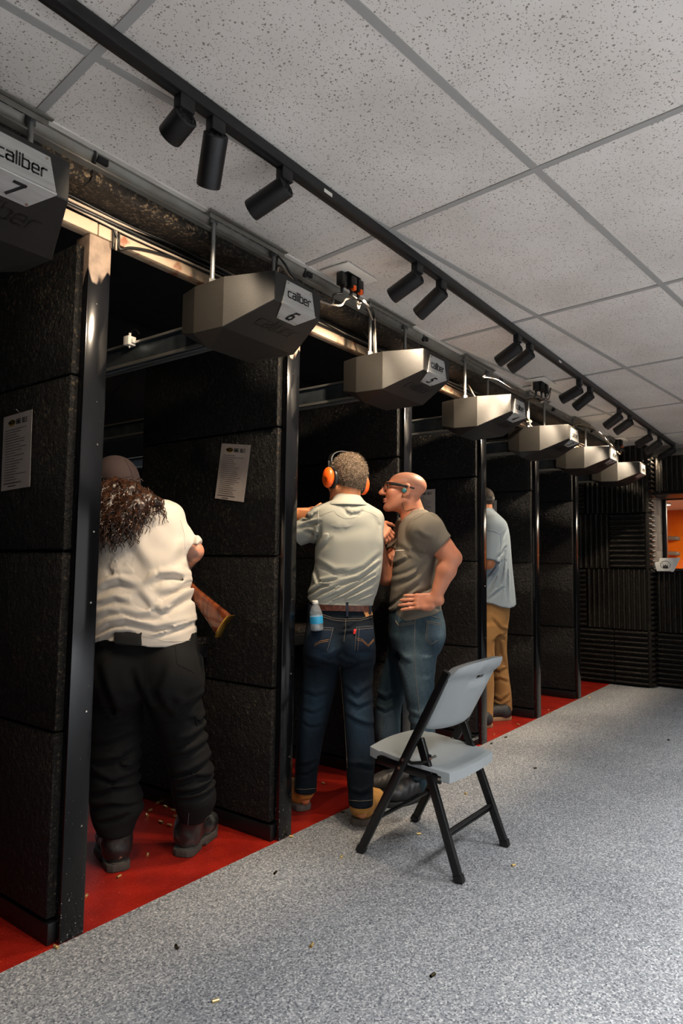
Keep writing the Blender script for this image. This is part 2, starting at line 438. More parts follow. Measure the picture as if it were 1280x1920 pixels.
    def build(s, name, mats, parent=None, bevel=0, seg=2, smooth=None):
        off = root_loc(parent)
        me = bpy.data.meshes.new(name)
        me.from_pydata([(x-off.x, y-off.y, z-off.z) for x, y, z in s.v], [], s.f)
        for m in (mats if isinstance(mats, (list, tuple)) else [mats]): me.materials.append(m)
        me.polygons.foreach_set('material_index', s.m)
        if bevel:
            bm = bmesh.new(); bm.from_mesh(me)
            ed = [e for e in bm.edges if e.is_manifold and e.calc_face_angle(0) > 0.5]
            bmesh.ops.bevel(bm, geom=ed, offset=bevel, segments=seg, affect='EDGES', profile=0.5, clamp_overlap=True)
            bm.to_mesh(me); bm.free()
        if smooth is not None or bevel:
            me.polygons.foreach_set('use_smooth', [True]*len(me.polygons))
            me.set_sharp_from_angle(angle=math.radians(smooth if smooth is not None else 35))
        me.update()
        return link(bpy.data.objects.new(name, me), parent)

def copy_tree(o, parent=None):
    c = o.copy(); COL.objects.link(c)
    if parent is not None: c.parent = parent
    for ch in list(o.children): copy_tree(ch, c)
    return c

# ---------------------------------------------------------------- signed-distance modelling for bodies and cloth
def f32(a): return np.asarray(a, np.float32)
def unit(v): v = np.array(v, float); return v/np.linalg.norm(v)

def s_cap(a, b, ra, rb=None, flat=None):
    a, b = np.array(a, float), np.array(b, float); rb = ra if rb is None else rb; ba = b-a; L2 = max(1e-9, ba @ ba)
    fa = None if flat is None else (f32(unit(flat[0])), flat[1])
    a32, ba32 = f32(a), f32(ba)
    def f(P):
        q = P-a32; t = np.clip(q @ ba32/np.float32(L2), 0, 1); q = q-t[:, None]*ba32
        if fa is not None:
            c = q @ fa[0]; q = q+np.outer(c*(1/fa[1]-1), fa[0]).astype(np.float32)
        return np.sqrt((q*q).sum(1))-(ra+(rb-ra)*t)
    return f

def s_ell(c, r, R=None):
    c = f32(c); r = f32(r); Rm = None if R is None else f32(R)
    def f(P):
        q = P-c
        if Rm is not None: q = q @ Rm.T
        k0 = np.sqrt(((q/r)**2).sum(1)); k1 = np.sqrt(((q/(r*r))**2).sum(1))
        return k0*(k0-1)/np.maximum(k1, 1e-6)
    return f

def s_box(c, ax, half, rad=0.004):
    c = f32(c); A = f32(ax); h = f32(half)-rad
    def f(P):
        q = np.abs((P-c) @ A.T)-h
        return np.sqrt((np.maximum(q, 0)**2).sum(1))+np.minimum(q.max(1), 0)-rad
    return f

def s_plane(p, n):
    p, n = np.array(p, float), unit(n)
    n32, o = f32(n), np.float32(p @ n)
    return lambda P: P @ n32-o

def s_cutcap(a, b, ra, rb, k=0.006):
    """tapered sleeve ending flush at b"""
    c = s_cap(a, b, ra, rb); pl = s_plane(b, np.array(b, float)-np.array(a, float))
    return lambda P: np.maximum(c(P), pl(P)-0.0)

def smooth_rows(rows, n=70):
    rows = np.array(sorted(rows, key=lambda r: r[0]), float); z = rows[:, 0]
    zz = np.linspace(z[0], z[-1], n); out = [zz]
    for j in range(1, rows.shape[1]):
        y = rows[:, j]; d = np.diff(y)/np.diff(z); m = np.zeros_like(y)
        m[1:-1] = np.where(d[:-1]*d[1:] > 0, 2*d[:-1]*d[1:]/(d[:-1]+d[1:]+1e-12), 0); m[0], m[-1] = d[0], d[-1]
        i = np.clip(np.searchsorted(z, zz)-1, 0, len(z)-2); h = z[i+1]-z[i]; t = (zz-z[i])/h
        out.append((2*t**3-3*t**2+1)*y[i]+(t**3-2*t**2+t)*h*m[i]+(-2*t**3+3*t**2)*y[i+1]+(t**3-t**2)*h*m[i+1])
    return np.array(out)

def s_loft(rows, ux, p=2.2, capr=0.012):
    """rows (z, cx, cy, a, b); a along ux, b across it"""
    T = smooth_rows(rows); zz = T[0]; ux = unit(ux); vx = np.array([-ux[1], ux[0], 0])
    z0, z1 = zz[0], zz[-1]
    def f(P):
        z = P[:, 2]; cx, cy, a, b = (np.interp(z, zz, T[j]) for j in (1, 2, 3, 4))
        dx, dy = P[:, 0]-cx, P[:, 1]-cy
        u = np.abs(dx*ux[0]+dy*ux[1])/a; v = np.abs(dx*vx[0]+dy*vx[1])/b
        q = (u**p+v**p)**(1/p)
        d = (q-1)*np.minimum(a, b)
        dz = np.maximum(z-z1, z0-z)
        h = np.clip(.5-.5*(d-dz)/capr, 0, 1)
        return (d*(1-h)+dz*h+capr*h*(1-h)).astype(np.float32)
    return f

def noise3(P, sc, seed):
    r = np.random.RandomState(seed); out = 0
    for i in range(5):
        k = r.normal(size=3)*sc; out = out+np.sin(P @ f32(k)+np.float32(r.uniform(0, 6.28)))
    return out/5.0

def fold(P, d, lam, seed, warp=0.7, wsc=9):
    """rounded cloth ridges across direction d (wavelength lam)"""
    s = P @ f32(unit(d))/lam+warp*noise3(P, wsc, seed)
    return np.abs(np.sin(np.pi*s))-0.62

def drape(paths, D):
    """individual cloth folds: photograph polylines with (width m, depth m); a valley with a raised lip on one side"""
    segs = []
    for path, w, amp in paths:
        q = [at_d(x, y, D) for x, y in path]; q = [(p @ RH, p[2]) for p in q]; n = len(q)-1
        for i in range(n): segs.append((q[i], q[i+1], w, amp, i/n, (i+1)/n))
    def f(P):
        u = P @ f32(RH); z = P[:, 2]; out = np.zeros(len(P), np.float32); best = {}
        for (a, b, w, amp, t0, t1) in segs:
            dx, dz = b[0]-a[0], b[1]-a[1]; L = math.hypot(dx, dz); dx, dz = dx/L, dz/L
            m = np.where((np.abs(u-(a[0]+b[0])/2) < L/2+4*w) & (np.abs(z-(a[1]+b[1])/2) < L/2+4*w))[0]
            if not len(m): continue
            ru, rz = u[m]-a[0], z[m]-a[1]; t = ru*dx+rz*dz; s = -ru*dz+rz*dx
            over = np.maximum(0, np.maximum(-t, t-L)); tt = np.clip(t/L, 0, 1); g = t0+(t1-t0)*tt
            tap = np.sin(np.pi*np.clip(.04+.92*g, 0, 1))**.6*np.exp(-(over/(w*.9))**2)
            v = -amp*tap*(np.exp(-(s/w)**2)-.85*np.exp(-((s-1.5*w)/(1.15*w))**2))
            cur = out[m]; out[m] = np.where(np.abs(v) > np.abs(cur), v, cur)
        return out
    return f

def sdf_mesh(name, prims, bbox, res, material, parent, disp=None, colfn=None, smooth_it=0, keep=None):
    lo = np.array(bbox[0], float); hi = np.array(bbox[1], float); B = 8
    nb = np.ceil((hi-lo)/(res*B)).astype(int); n = nb*B
    gi = np.stack(np.meshgrid(*[np.arange(k) for k in nb], indexing='ij'), -1).reshape(-1, 3)
    ctr = f32(lo+(gi+0.5)*B*res-0.5*res); diag = float(np.sqrt(3)*B*res)
    def compose(evals, N):
        d = np.full(N, 1.0, np.float32)
        for (f, k, op), e in zip(prims, evals):
            if e is None: continue
            idx, p = e
            cur = d if idx is None else d[idx]
            if op == 'u':
                h = np.clip(.5+.5*(p-cur)/k, 0, 1); r = p+(cur-p)*h-k*h*(1-h)
            elif op == 's':
                p = -p; h = np.clip(.5+.5*(p-cur)/k, 0, 1); r = cur*(1-h)+p*h+k*h*(1-h)
            else:
                r = np.maximum(cur, p)
            if idx is None: d = r.astype(np.float32)
            else: d[idx] = r
        return d
    ce = [np.asarray(f(ctr), np.float32) for f, k, op in prims]
    dc = compose([(None, e) for e in ce], len(ctr))
    act = np.where(np.abs(dc) < diag*0.5*1.6+0.03)[0]
    loc = np.stack(np.meshgrid(*[np.arange(B)]*3, indexing='ij'), -1).reshape(-1, 3)
    P = f32(lo+(gi[act][:, None, :]*B+loc[None])*res).reshape(-1, 3)
    ev = []
    for (f, k, op), e in zip(prims, ce):
        if op == 'i': ev.append((None, np.asarray(f(P), np.float32))); continue
        m = e[act] < diag*0.5*1.8+2*k+0.03
        if not m.any(): ev.append(None); continue
        idx = np.where(np.repeat(m, B**3))[0]
        ev.append((idx, np.asarray(f(P[idx]), np.float32)))
    d = compose(ev, len(P))
    if disp is not None: d = d+disp(P).astype(np.float32)
    D = np.where(dc > 0, 1.0, -1.0).astype(np.float32).reshape(nb)
    D = np.repeat(np.repeat(np.repeat(D, B, 0), B, 1), B, 2)
    I = (gi[act][:, None, :]*B+loc[None]).reshape(-1, 3)
    D[I[:, 0], I[:, 1], I[:, 2]] = d
    D[0] = D[-1] = 1; D[:, 0] = D[:, -1] = 1; D[:, :, 0] = D[:, :, -1] = 1
    S = D < 0
    c = [S[i:n[0]-1+i, j:n[1]-1+j, k:n[2]-1+k] for i in (0, 1) for j in (0, 1) for k in (0, 1)]
    al, an = c[0].copy(), c[0].copy()
    for q in c[1:]: al &= q; an |= q
    cells = np.argwhere(an & ~al)
    vid = np.full(tuple(n-1), -1, np.int32); vid[cells[:, 0], cells[:, 1], cells[:, 2]] = np.arange(len(cells))
    acc = np.zeros((len(cells), 3)); cnt = np.zeros(len(cells))
    cor = [(i, j, k) for i in (0, 1) for j in (0, 1) for k in (0, 1)]
    val = {o: D[cells[:, 0]+o[0], cells[:, 1]+o[1], cells[:, 2]+o[2]] for o in cor}
    for a in cor:
        for ax in range(3):
            if a[ax] == 1: continue
            b = list(a); b[ax] = 1; b = tuple(b)
            va, vb = val[a], val[b]; m = (va < 0) != (vb < 0)
            t = va[m]/(va[m]-vb[m])
            p = np.repeat(np.array(a, float)[None], m.sum(), 0); p[:, ax] += t
            acc[m] += p; cnt[m] += 1
    V = lo+(cells+acc/np.maximum(cnt, 1)[:, None])*res
    quads = []
    for ax in range(3):
        o1, o2 = (ax+1) % 3, (ax+2) % 3
        sl0 = [slice(1, n[i]-1) for i in range(3)]; sl1 = list(sl0)
        sl0[ax] = slice(0, n[ax]-1); sl1[ax] = slice(1, n[ax])
        A, Bq = S[tuple(sl0)], S[tuple(sl1)]
        e = np.argwhere(A != Bq)
        if not len(e): continue
        st = A[e[:, 0], e[:, 1], e[:, 2]]
        base = e.copy()
        for i in range(3):
            if i != ax: base[:, i] += 1
        def g(d1, d2):
            q = base.copy(); q[:, o1] -= d1; q[:, o2] -= d2
            return vid[q[:, 0], q[:, 1], q[:, 2]]
        q = np.stack([g(1, 1), g(0, 1), g(0, 0), g(1, 0)], 1)
        q[~st] = q[~st][:, ::-1]
        quads.append(q)
    Q = np.concatenate(quads); Q = Q[(Q >= 0).all(1)]
    for _ in range(smooth_it):
        s = np.zeros_like(V); w = np.zeros(len(V))
        for a, b in ((0, 1), (1, 2), (2, 3), (3, 0)):
            np.add.at(s, Q[:, a], V[Q[:, b]]); np.add.at(w, Q[:, a], 1)
            np.add.at(s, Q[:, b], V[Q[:, a]]); np.add.at(w, Q[:, b], 1)
        V = V*0.5+0.5*s/np.maximum(w, 1)[:, None]
    off = root_loc(parent)
    me = bpy.data.meshes.new(name)
    me.vertices.add(len(V)); me.vertices.foreach_set('co', (V-np.array(off)).astype(np.float32).ravel())
    me.loops.add(len(Q)*4); me.loops.foreach_set('vertex_index', Q.ravel().astype(np.int32))
    me.polygons.add(len(Q)); me.polygons.foreach_set('loop_start', np.arange(len(Q), dtype=np.int32)*4)
    me.polygons.foreach_set('use_smooth', np.ones(len(Q), bool))
    me.update(calc_edges=True); me.validate()
    me.materials.append(material)
    if colfn is not None:
        ca = me.color_attributes.new('Col', 'FLOAT_COLOR', 'POINT')
        c = np.ones((len(V), 4), np.float32); c[:, :3] = colfn(f32(V)); ca.data.foreach_set('color', c.ravel())
    o = link(bpy.data.objects.new(name, me), parent)
    o_verts[o.name] = (V, Q)
    return o
o_verts = {}

def bvh_of(o):
    V, Q = o_verts[o.name]
    return BVHTree.FromPolygons([tuple(v) for v in V], [tuple(int(i) for i in q) for q in Q])

def hit(bvh, x, y, lift=0.002):
    """point where the line of sight through a photograph pixel meets a built surface"""
    d = Vector(ray(x, y)).normalized(); h = bvh.ray_cast(Vector(CAMP), d)
    if h[0] is None: return None
    n = h[1] if h[1].dot(d) < 0 else -h[1]
    return np.array(h[0]+n*lift), np.array(n)

def on_surface(bvh, pts, step=4.0, lift=0.002):
    out = []
    for (x0, y0), (x1, y1) in zip(pts[:-1], pts[1:]):
        k = max(2, int(math.hypot(x1-x0, y1-y0)/step)+1)
        for t in np.linspace(0, 1, k)[:-1]:
            h = hit(bvh, x0+(x1-x0)*t, y0+(y1-y0)*t, lift)
            if h: out.append(h)
    h = hit(bvh, *pts[-1], lift)
    if h: out.append(h)
    return out

def seam(mb, bvh, pts, r=0.0012, n=5, lift=0.0006, step=4.0, mi=0):
    h = on_surface(bvh, pts, step, lift)
    if len(h) > 1: mb.tube([p for p, _ in h], r, n, mi)

def patch(mb, bvh, poly, thick=0.003, n=8, lift=0.0, mi=0):
    """a piece of cloth lying on a surface: quad poly (4 photograph pixels, in order) draped on it"""
    a, b, c, d = [np.array(p, float) for p in poly]; vs, fs, ok = [], [], True
    for lev in (0, 1):
        for i in range(n+1):
            for j in range(n+1):
                u, v = i/n, j/n
                p = (a*(1-u)+b*u)*(1-v)+(d*(1-u)+c*u)*v
                h = hit(bvh, p[0], p[1], lift+(thick if lev else -0.004))
                if h is None: return False
                vs.append(h[0])
    N = (n+1)**2
    for i in range(n):
        for j in range(n):
            q = (i*(n+1)+j, (i+1)*(n+1)+j, (i+1)*(n+1)+j+1, i*(n+1)+j+1)
            fs.append(tuple(N+k for k in q)); fs.append(q[::-1])
    ring = [i*(n+1) for i in range(n+1)]+[n*(n+1)+j for j in range(1, n+1)]+[i*(n+1)+n for i in range(n-1, -1, -1)]+[j for j in range(n-1, 0, -1)]
    for k in range(len(ring)):
        p, q = ring[k], ring[(k+1) % len(ring)]; fs.append((p, q, q+N, p+N))
    mb.add(vs, fs, mi); return True

# ================================================================ THE SETTING
CEIL = 2.517
EDGE_Y = 2.056          # carpet / red floor line
TRIM_Y = 1.866
def struct(o): o['kind'] = 'structure'; return o

mb = MB(); mb.box((-3, -3.2, -0.05), (8.3, EDGE_Y, 0.0)); struct(mb.build('floor', MT['carpet']))
mb = MB(); mb.box((-3, EDGE_Y, -0.05), (7.62, 3.4, -0.001)); struct(mb.build('floor', MT['red']))
mb = MB(); mb.box((-3, 3.4, -0.05), (7.62, 18.2, -0.001)); struct(mb.build('floor', MT['dark']))

# --- ceiling: tiles laid in a grid that stands 6 degrees askew to the lanes, cut off along the firing line
ceil = struct(thing('ceiling', None, None, (0, 0, CEIL)))
gx = np.array([math.cos(GRID), math.sin(GRID)]); gy = np.array([-math.sin(GRID), math.cos(GRID)])
KH = 1.297
GX0, GDX = 1.5272*KH, 0.9395*KH
GY0, GDY = 0.7690*KH, 0.4715*KH
def clip(poly, p, n):
    out = []
    for i in range(len(poly)):
        a, b = poly[i], poly[(i+1) % len(poly)]; da, db = (a-p) @ n, (b-p) @ n
        if da <= 0: out.append(a)
        if (da < 0 < db) or (db < 0 < da): out.append(a+(b-a)*da/(da-db))
    return out
def clip_room(poly):
    for p, n in (((0, TRIM_Y), (0, 1)), ((7.74, 0), (1, 0)), ((0, -3.0), (0, -1)), ((-2.6, 0), (-1, 0))):
        poly = clip(poly, np.array(p, float), np.array(n, float))
        if len(poly) < 3: return []
    return poly
for i in range(-4, 6):
    for j in range(-9, 3):
        x0, x1 = GX0+i*GDX+0.010, GX0+(i+1)*GDX-0.010
        y0, y1 = GY0+j*GDY+0.010, GY0+(j+1)*GDY-0.010
        pl = clip_room([gx*a+gy*b for a, b in ((x0, y0), (x1, y0), (x1, y1), (x0, y1))])
        if len(pl) < 3: continue
        dz = 0.004+0.0015*random.random()
        m = MB(); m.prism([(p[0], p[1], CEIL+dz) for p in pl], (0, 0, 0.018)); m.build('ceiling_tile', MT['tile'], ceil)
for i in range(-4, 7):
    x = GX0+i*GDX
    pl = clip_room([gx*a+gy*b for a, b in ((x-.0125, -8), (x+.0125, -8), (x+.0125, 4), (x-.0125, 4))])
    if len(pl) >= 3:
        m = MB(); m.prism([(p[0], p[1], CEIL) for p in pl], (0, 0, 0.006)); m.build('grid_bar', MT['grid'], ceil)
for j in range(-9, 4):
    y = GY0+j*GDY
    for i in range(-4, 6):
        x0, x1 = GX0+i*GDX+.0126, GX0+(i+1)*GDX-.0126
        pl = clip_room([gx*a+gy*b for a, b in ((x0, y-.0125), (x1, y-.0125), (x1, y+.0125), (x0, y+.0125))])
        if len(pl) >= 3:
            m = MB(); m.prism([(p[0], p[1], CEIL+0.0008) for p in pl], (0, 0, 0.006)); m.build('grid_bar', MT['grid'], ceil)
m = MB(); m.box((-3, -3.2, CEIL+.06), (8.2, 2.3, CEIL+.08)); struct(m.build('ceiling', MT['dark']))

# --- edge of the ceiling: white flange, galvanised fascia with a rolled lip and punched slots
m = MB(); m.box((-2.6, TRIM_Y-.022, CEIL-.002), (7.55, TRIM_Y+.002, CEIL+.004))
fl = struct(m.build('trim_1', MT['flange']))
m = MB()
prof = [(TRIM_Y, CEIL), (TRIM_Y-.004, CEIL-.012), (TRIM_Y+.004, CEIL-.022), (TRIM_Y+.010, CEIL-.034), (TRIM_Y+.006, CEIL-.046), (TRIM_Y-.010, CEIL-.052), (TRIM_Y-.010, CEIL-.056), (TRIM_Y+.03, CEIL-.056), (TRIM_Y+.03, CEIL)]
m.prism([(-2.6, y, z) for y, z in prof], (10.15, 0, 0)); struct(m.build('trim_2', MT['galv'], smooth=50))
for k in range(-2, 7):
    X = 1.20+k*1.04
    if X > 7.5: continue
    m = MB(); m.box((X-.019, TRIM_Y-.0045, CEIL-.030), (X+.019, TRIM_Y+.012, CEIL-.010)); m.build('slot', MT['blackmatte'], fl)
    m = MB(); m.box((X-.034, TRIM_Y-.0055, CEIL-.045), (X-.026, TRIM_Y+.012, CEIL-.004)); m.build('joint', MT['black'], fl)

# --- header above the lanes: foam soffit pieces, a painted steel beam on the posts
hd = struct(thing('wall_header', None, None, (0, TRIM_Y, CEIL)))
sec = [(1.885, 2.463), (1.880, 2.440), (1.888, 2.428), (1.905, 2.422), (1.93, 2.422), (2.14, 2.448), (2.14, 2.466)]
for k in range(-3, 7):
    X0 = 1.175+k*1.04; X1 = min(X0+1.036, 7.55)
    if X0 > 7.5: continue
    m = MB(); dy = random.uniform(-.004, .004)
    m.prism([(X0, y+dy, z+random.uniform(-.002, .002)) for y, z in sec], (X1-X0, 0, 0)); m.build('soffit_block', MT['foam_brown'], hd, smooth=60)
m = MB(); m.box((-2.6, 2.14, 2.42), (7.55, 2.2, 2.56)); m.build('back_board', MT['dark'], hd)
bm_ = struct(thing('trim_3', None, None, (0, 2.055, 2.35)))
for k in range(-3, 7):
    X0 = 1.335+k*1.04-.02; X1 = min(X0+1.037, 7.55)
    if X0 > 7.5: continue
    m = MB(); m.box((X0, 2.050, 2.350), (X1, 2.100, 2.394)); m.build('beam_segment', MT['beam'], bm_, bevel=.004)

# --- far end wall of the corridor, faced with ridged foam panels
XW = 7.55
wb = struct(thing('wall_back', None, None, (XW+.1, 2.0, 0)))
m = MB(); m.box((XW+.03, 1.665, 0), (XW+.75, 2.75, 2.75)); m.build('wall_core', MT['dark'], wb)
def ridged(y0, y1, z0, z1, X, vertical, parent, pitch=0.052, depth=0.034, face='x', name='foam_panel'):
    """one convoluted foam panel with its ridges; face 'x' looks toward -X, face 'y' toward -Y (then y0,y1 are X values and X is Y)"""
    a0, a1, b0, b1 = (y0, y1, z0, z1) if vertical else (z0, z1, y0, y1)
    n = max(1, int(round((a1-a0)/pitch))); pitch = (a1-a0)/n
    prof = [(a0, 0.014)]
    for i in range(n):
        s = a0+i*pitch
        prof += [(s+.16*pitch, -.0), (s+.30*pitch, -depth*.9), (s+.42*pitch, -depth), (s+.58*pitch, -depth), (s+.70*pitch, -depth*.9), (s+.84*pitch, 0.0)]
    prof += [(a1, 0.014), (a1, 0.03), (a0, 0.03)]
    def P(a, h, b):
        A, Bc = (a, b) if vertical else (b, a)
        return (X+h, A, Bc) if face == 'x' else (A, X+h, Bc)
    m = MB(); e0, e1 = P(0, 0, b0+.003), P(0, 0, b1-.003)
    m.prism([P(a, h, b0+.003) for a, h in prof], np.array(e1)-np.array(e0))
    return m.build(name, MT['ridge'], parent, smooth=40)
for (y0, y1, z0, z1, v) in [
    (2.003, 2.37, .012, .580, False), (1.668, 2.000, .012, .580, False),
    (2.285, 2.37, .585, 1.212, False), (1.668, 2.282, .585, 1.212, True),
    (2.035, 2.37, 1.217, 1.800, True), (1.680, 2.030, 1.217, 1.800, False),
    (2.290, 2.37, 1.805, 2.26, False), (1.668, 2.287, 1.805, 2.26, True),
    (1.668, 1.90, 2.265, 2.51, True), (1.905, 2.37, 2.265, 2.51, True), (2.375, 2.75, .012, 2.5, True)]:
    ridged(y0, y1, z0, z1, XW, v, wb)
# return of that wall beside the window recess
for z0, z1 in ((.012, .580), (.585, 1.212), (1.217, 1.800), (1.805, 2.26), (2.265, 2.51)):
    ridged(XW+.012, XW+.165, z0, z1, 1.645, False, wb, face='y', depth=.03)
XR = 7.73
wr = struct(thing('wall_right', None, None, (XR+.1, 0.5, 0)))
m = MB(); m.box((XR+.03, -1.2, 0), (XR+.54, 1.66, 1.195)); m.box((XR+.03, -1.2, 2.02), (XR+.54, 1.66, 2.56)); m.box((XR+.03, -1.2, 1.205), (XR+.16, .55, 2.02)); m.build('wall_core', MT['dark'], wr)
yy = 1.62
for k in range(5):
    w = (.40, .60, .60, .60, .55)[k]
    ridged(yy-w, yy-.004, .012, .560, XR, False, wr)
    ridged(yy-w, yy-.004, .565, 1.190, XR, k == 0, wr)
    ridged(yy-w, yy-.004, 2.03, 2.40, XR, True, wr)
    yy -= w
m = MB(); m.box((XR-.02, -1.2, 2.405), (XR+.03, 1.64, 2.47)); m.build('ledge', MT['galv'], wr, bevel=.006)
m = MB(); m.box((XR+.0, -1.2, 2.47), (XR+.03, 1.64, 2.52)); m.build('upper_strip', MT['block'], wr)
m = MB(); m.box((XR-.035, -1.2, 1.193), (XR+.48, 1.64, 1.212)); m.build('window_sill', MT['frame'], wr, bevel=.004)
m = MB(); m.box((XR-.03, -1.2, 2.0), (XR+.48, 1.64, 2.022)); m.build('window_head', MT['frame'], wr, bevel=.003)
# block jamb of the window opening
jb = struct(thing('wall_jamb', None, None, (XR+.25, 1.62, 1.2)))
z = 1.214; row = 0; XJ = XR+.02
while z < 1.99:
    z2 = min(z+.198, 1.998); x = XJ; first = True
    while x < XR+.46:
        x2 = min(x+(.19 if (first and row % 2) else .38), XR+.48)
        m = MB(); m.box((x+.002, 1.645, z+.002), (x2-.002, 1.664, z2-.002)); m.build('concrete_block', MT['block'], jb, bevel=.004)
        x = x2; first = False
    z = z2; row += 1
m = MB(); m.box((XR+.03, 1.648, 1.213), (XR+.46, 1.664, 1.995)); m.build('mortar', MT['block'], jb)
w1 = struct(thing('window_1', None, None, (XR+.42, 1.0, 1.21)))
m = MB(); m.box((XR+.48, 1.605, 1.21), (XR+.54, 1.664, 2.0)); m.box((XR+.48, .55, 1.21), (XR+.54, 1.605, 1.225)); m.box((XR+.48, .55, 1.985), (XR+.54, 1.605, 2.0)); m.build('window_frame', MT['frame'], w1, bevel=.004)
m = MB(); m.box((XR+.51, .56, 1.226), (XR+.516, 1.605, 1.984)); m.build('pane', MT['glass'], w1)
# lobby behind the window
m = MB(); m.box((8.3, -1.5, -.05), (11.2, 2.5, 0)); struct(m.build('floor', MT['carpet']))
m = MB(); m.box((11.0, -1.5, 0), (11.1, 2.5, 2.09)); struct(m.build('wall_lobby', MT['lobbyorange']))
m = MB(); m.box((8.31, 2.4, 0), (11.1, 2.5, 2.09)); struct(m.build('wall_lobby', MT['lobbyorange']))
m = MB(); m.box((8.3, -1.5, 2.09), (11.2, 2.5, 2.15)); struct(m.build('ceiling', MT['lobbywhite']))

# --- the range beyond the stalls
m = MB(); m.box((7.62, 2.75, 0), (7.8, 18, 3.2)); struct(m.build('wall_range', MT['dark']))
m = MB(); m.box((-3.2, 2.3, 0), (-3.0, 18, 3.2)); struct(m.build('wall_range', MT['dark']))
m = MB(); m.box((-3, 18, 0), (7.8, 18.2, 3.2)); struct(m.build('wall_far', MT['rangewall']))
m = MB(); m.box((-3, 2.2, 2.9), (7.8, 18.2, 3.0)); struct(m.build('ceiling', MT['dark']))
rb = struct(thing('trim_4', None, None, (2.3, 8, 2.7)))
for Y in (4.4, 6.6, 8.8, 11.0):
    for X in np.arange(-3, 7.6, 1.22):
        m = MB(); c = np.array((X+.6, Y, 2.62)); t = math.radians(28)
        m.obox(c, ((1, 0, 0), (0, math.cos(t), -math.sin(t)), (0, math.sin(t), math.cos(t))), (.605, .55, .02)); m.build('ceiling_baffle', MT['dark'], rb)

# ================================================================ STALL DIVIDERS
LANE = 1.04
PX0 = 1.285
names = ['first', 'second', 'third', 'fourth', 'fifth', 'sixth', 'seventh']
post_label = ['nearest stall divider, its glossy black post cutting across the long-haired person',
              'second stall divider, between the cream-shirted person and the man in the polo',
              'third stall divider from the near end, behind the two men in lane five',
              'fourth stall divider from the near end, its post hiding half of the far man',
              'fifth stall divider from the near end, behind the far man in tan trousers',
              'sixth and farthest stall divider, next to the ridged foam end wall']
ZR = [0.075, 0.66, 1.253, 1.852, 2.315]
for k in range(6):
    X = PX0+LANE*k
    t = thing('stall_divider', post_label[k], 'divider', (X+.045, 2.6, 0), 'stall dividers along the firing line')
    m = MB(); m.box((X, 2.056, 0), (X+.088, 2.140, 2.350)); m.build('post', MT['post'], t, bevel=.005)
    m = MB(); m.box((X+.005, 2.140, 0.0), (X+.078, 3.10, .062)); m.build('bottom_rail', MT['frame'], t, bevel=.003)
    m = MB(); m.box((X+.012, 2.140, .062), (X+.072, 3.09, 2.32)); m.build('core_board', MT['frame'], t)
    m = MB(); m.box((X-.028, 2.078, .0), (X+.004, 3.10, .066)); m.build('bottom_rail', MT['frame'], t, bevel=.003)
    m = MB(); m.box((X+.005, 3.06, .062), (X+.078, 3.12, 2.33)); m.build('end_stile', MT['frame'], t, bevel=.003)
    for side in (0, 1):
        for z0, z1 in zip(ZR[:-1], ZR[1:]):
            m = MB(); j = lambda: random.uniform(-.003, .003)
            if side == 0: m.box((X-.030+j(), 2.085+j(), z0+.004), (X+.012, 3.075+j(), z1-.004+j()))
            else: m.box((X+.072, 2.150+j(), z0+.004), (X+.110+j(), 3.075+j(), z1-.004+j()))
            m.build('foam_tile', MT['foam'], t, bevel=.006)
    m = MB()
    for zz in (.35, .72, 1.08, 1.32, 1.62):
        m.cyl((X+.062, 2.0565, zz), (X+.062, 2.0535, zz), .0035, n=8)
    m.build('screw', MT['screw'], t); t.children[-1]['kind'] = 'stuff'
# shooting benches in the near lanes
for k, lab in ((-1, 'shooting bench of lane seven at the left edge of the frame'), (0, 'shooting bench with a speckled top beside the cream-shirted person'), (1, 'dark shooting bench in front of the man in the polo shirt')):
    X = PX0+LANE*k
    t = thing('shooting_bench', lab, 'bench', (X+.55, 2.75, .8), 'shooting benches in the stalls')
    m = MB(); m.box((X+.115, 2.50, .825), (X+LANE-.032, 3.05, .862)); m.build('bench_top', MT['foam_brown'], t, bevel=.008)
    m = MB(); m.box((X+.13, 2.49, .765), (X+LANE-.05, 3.04, .825)); m.build('apron', MT['black'], t, bevel=.003)
    for xx in (X+.135, X+LANE-.075):
        m = MB(); m.prism([(xx, 2.50, .765), (xx, 3.04, .765), (xx, 3.04, .42)], (.02, 0, 0)); m.build('bracket', MT['black'], t)

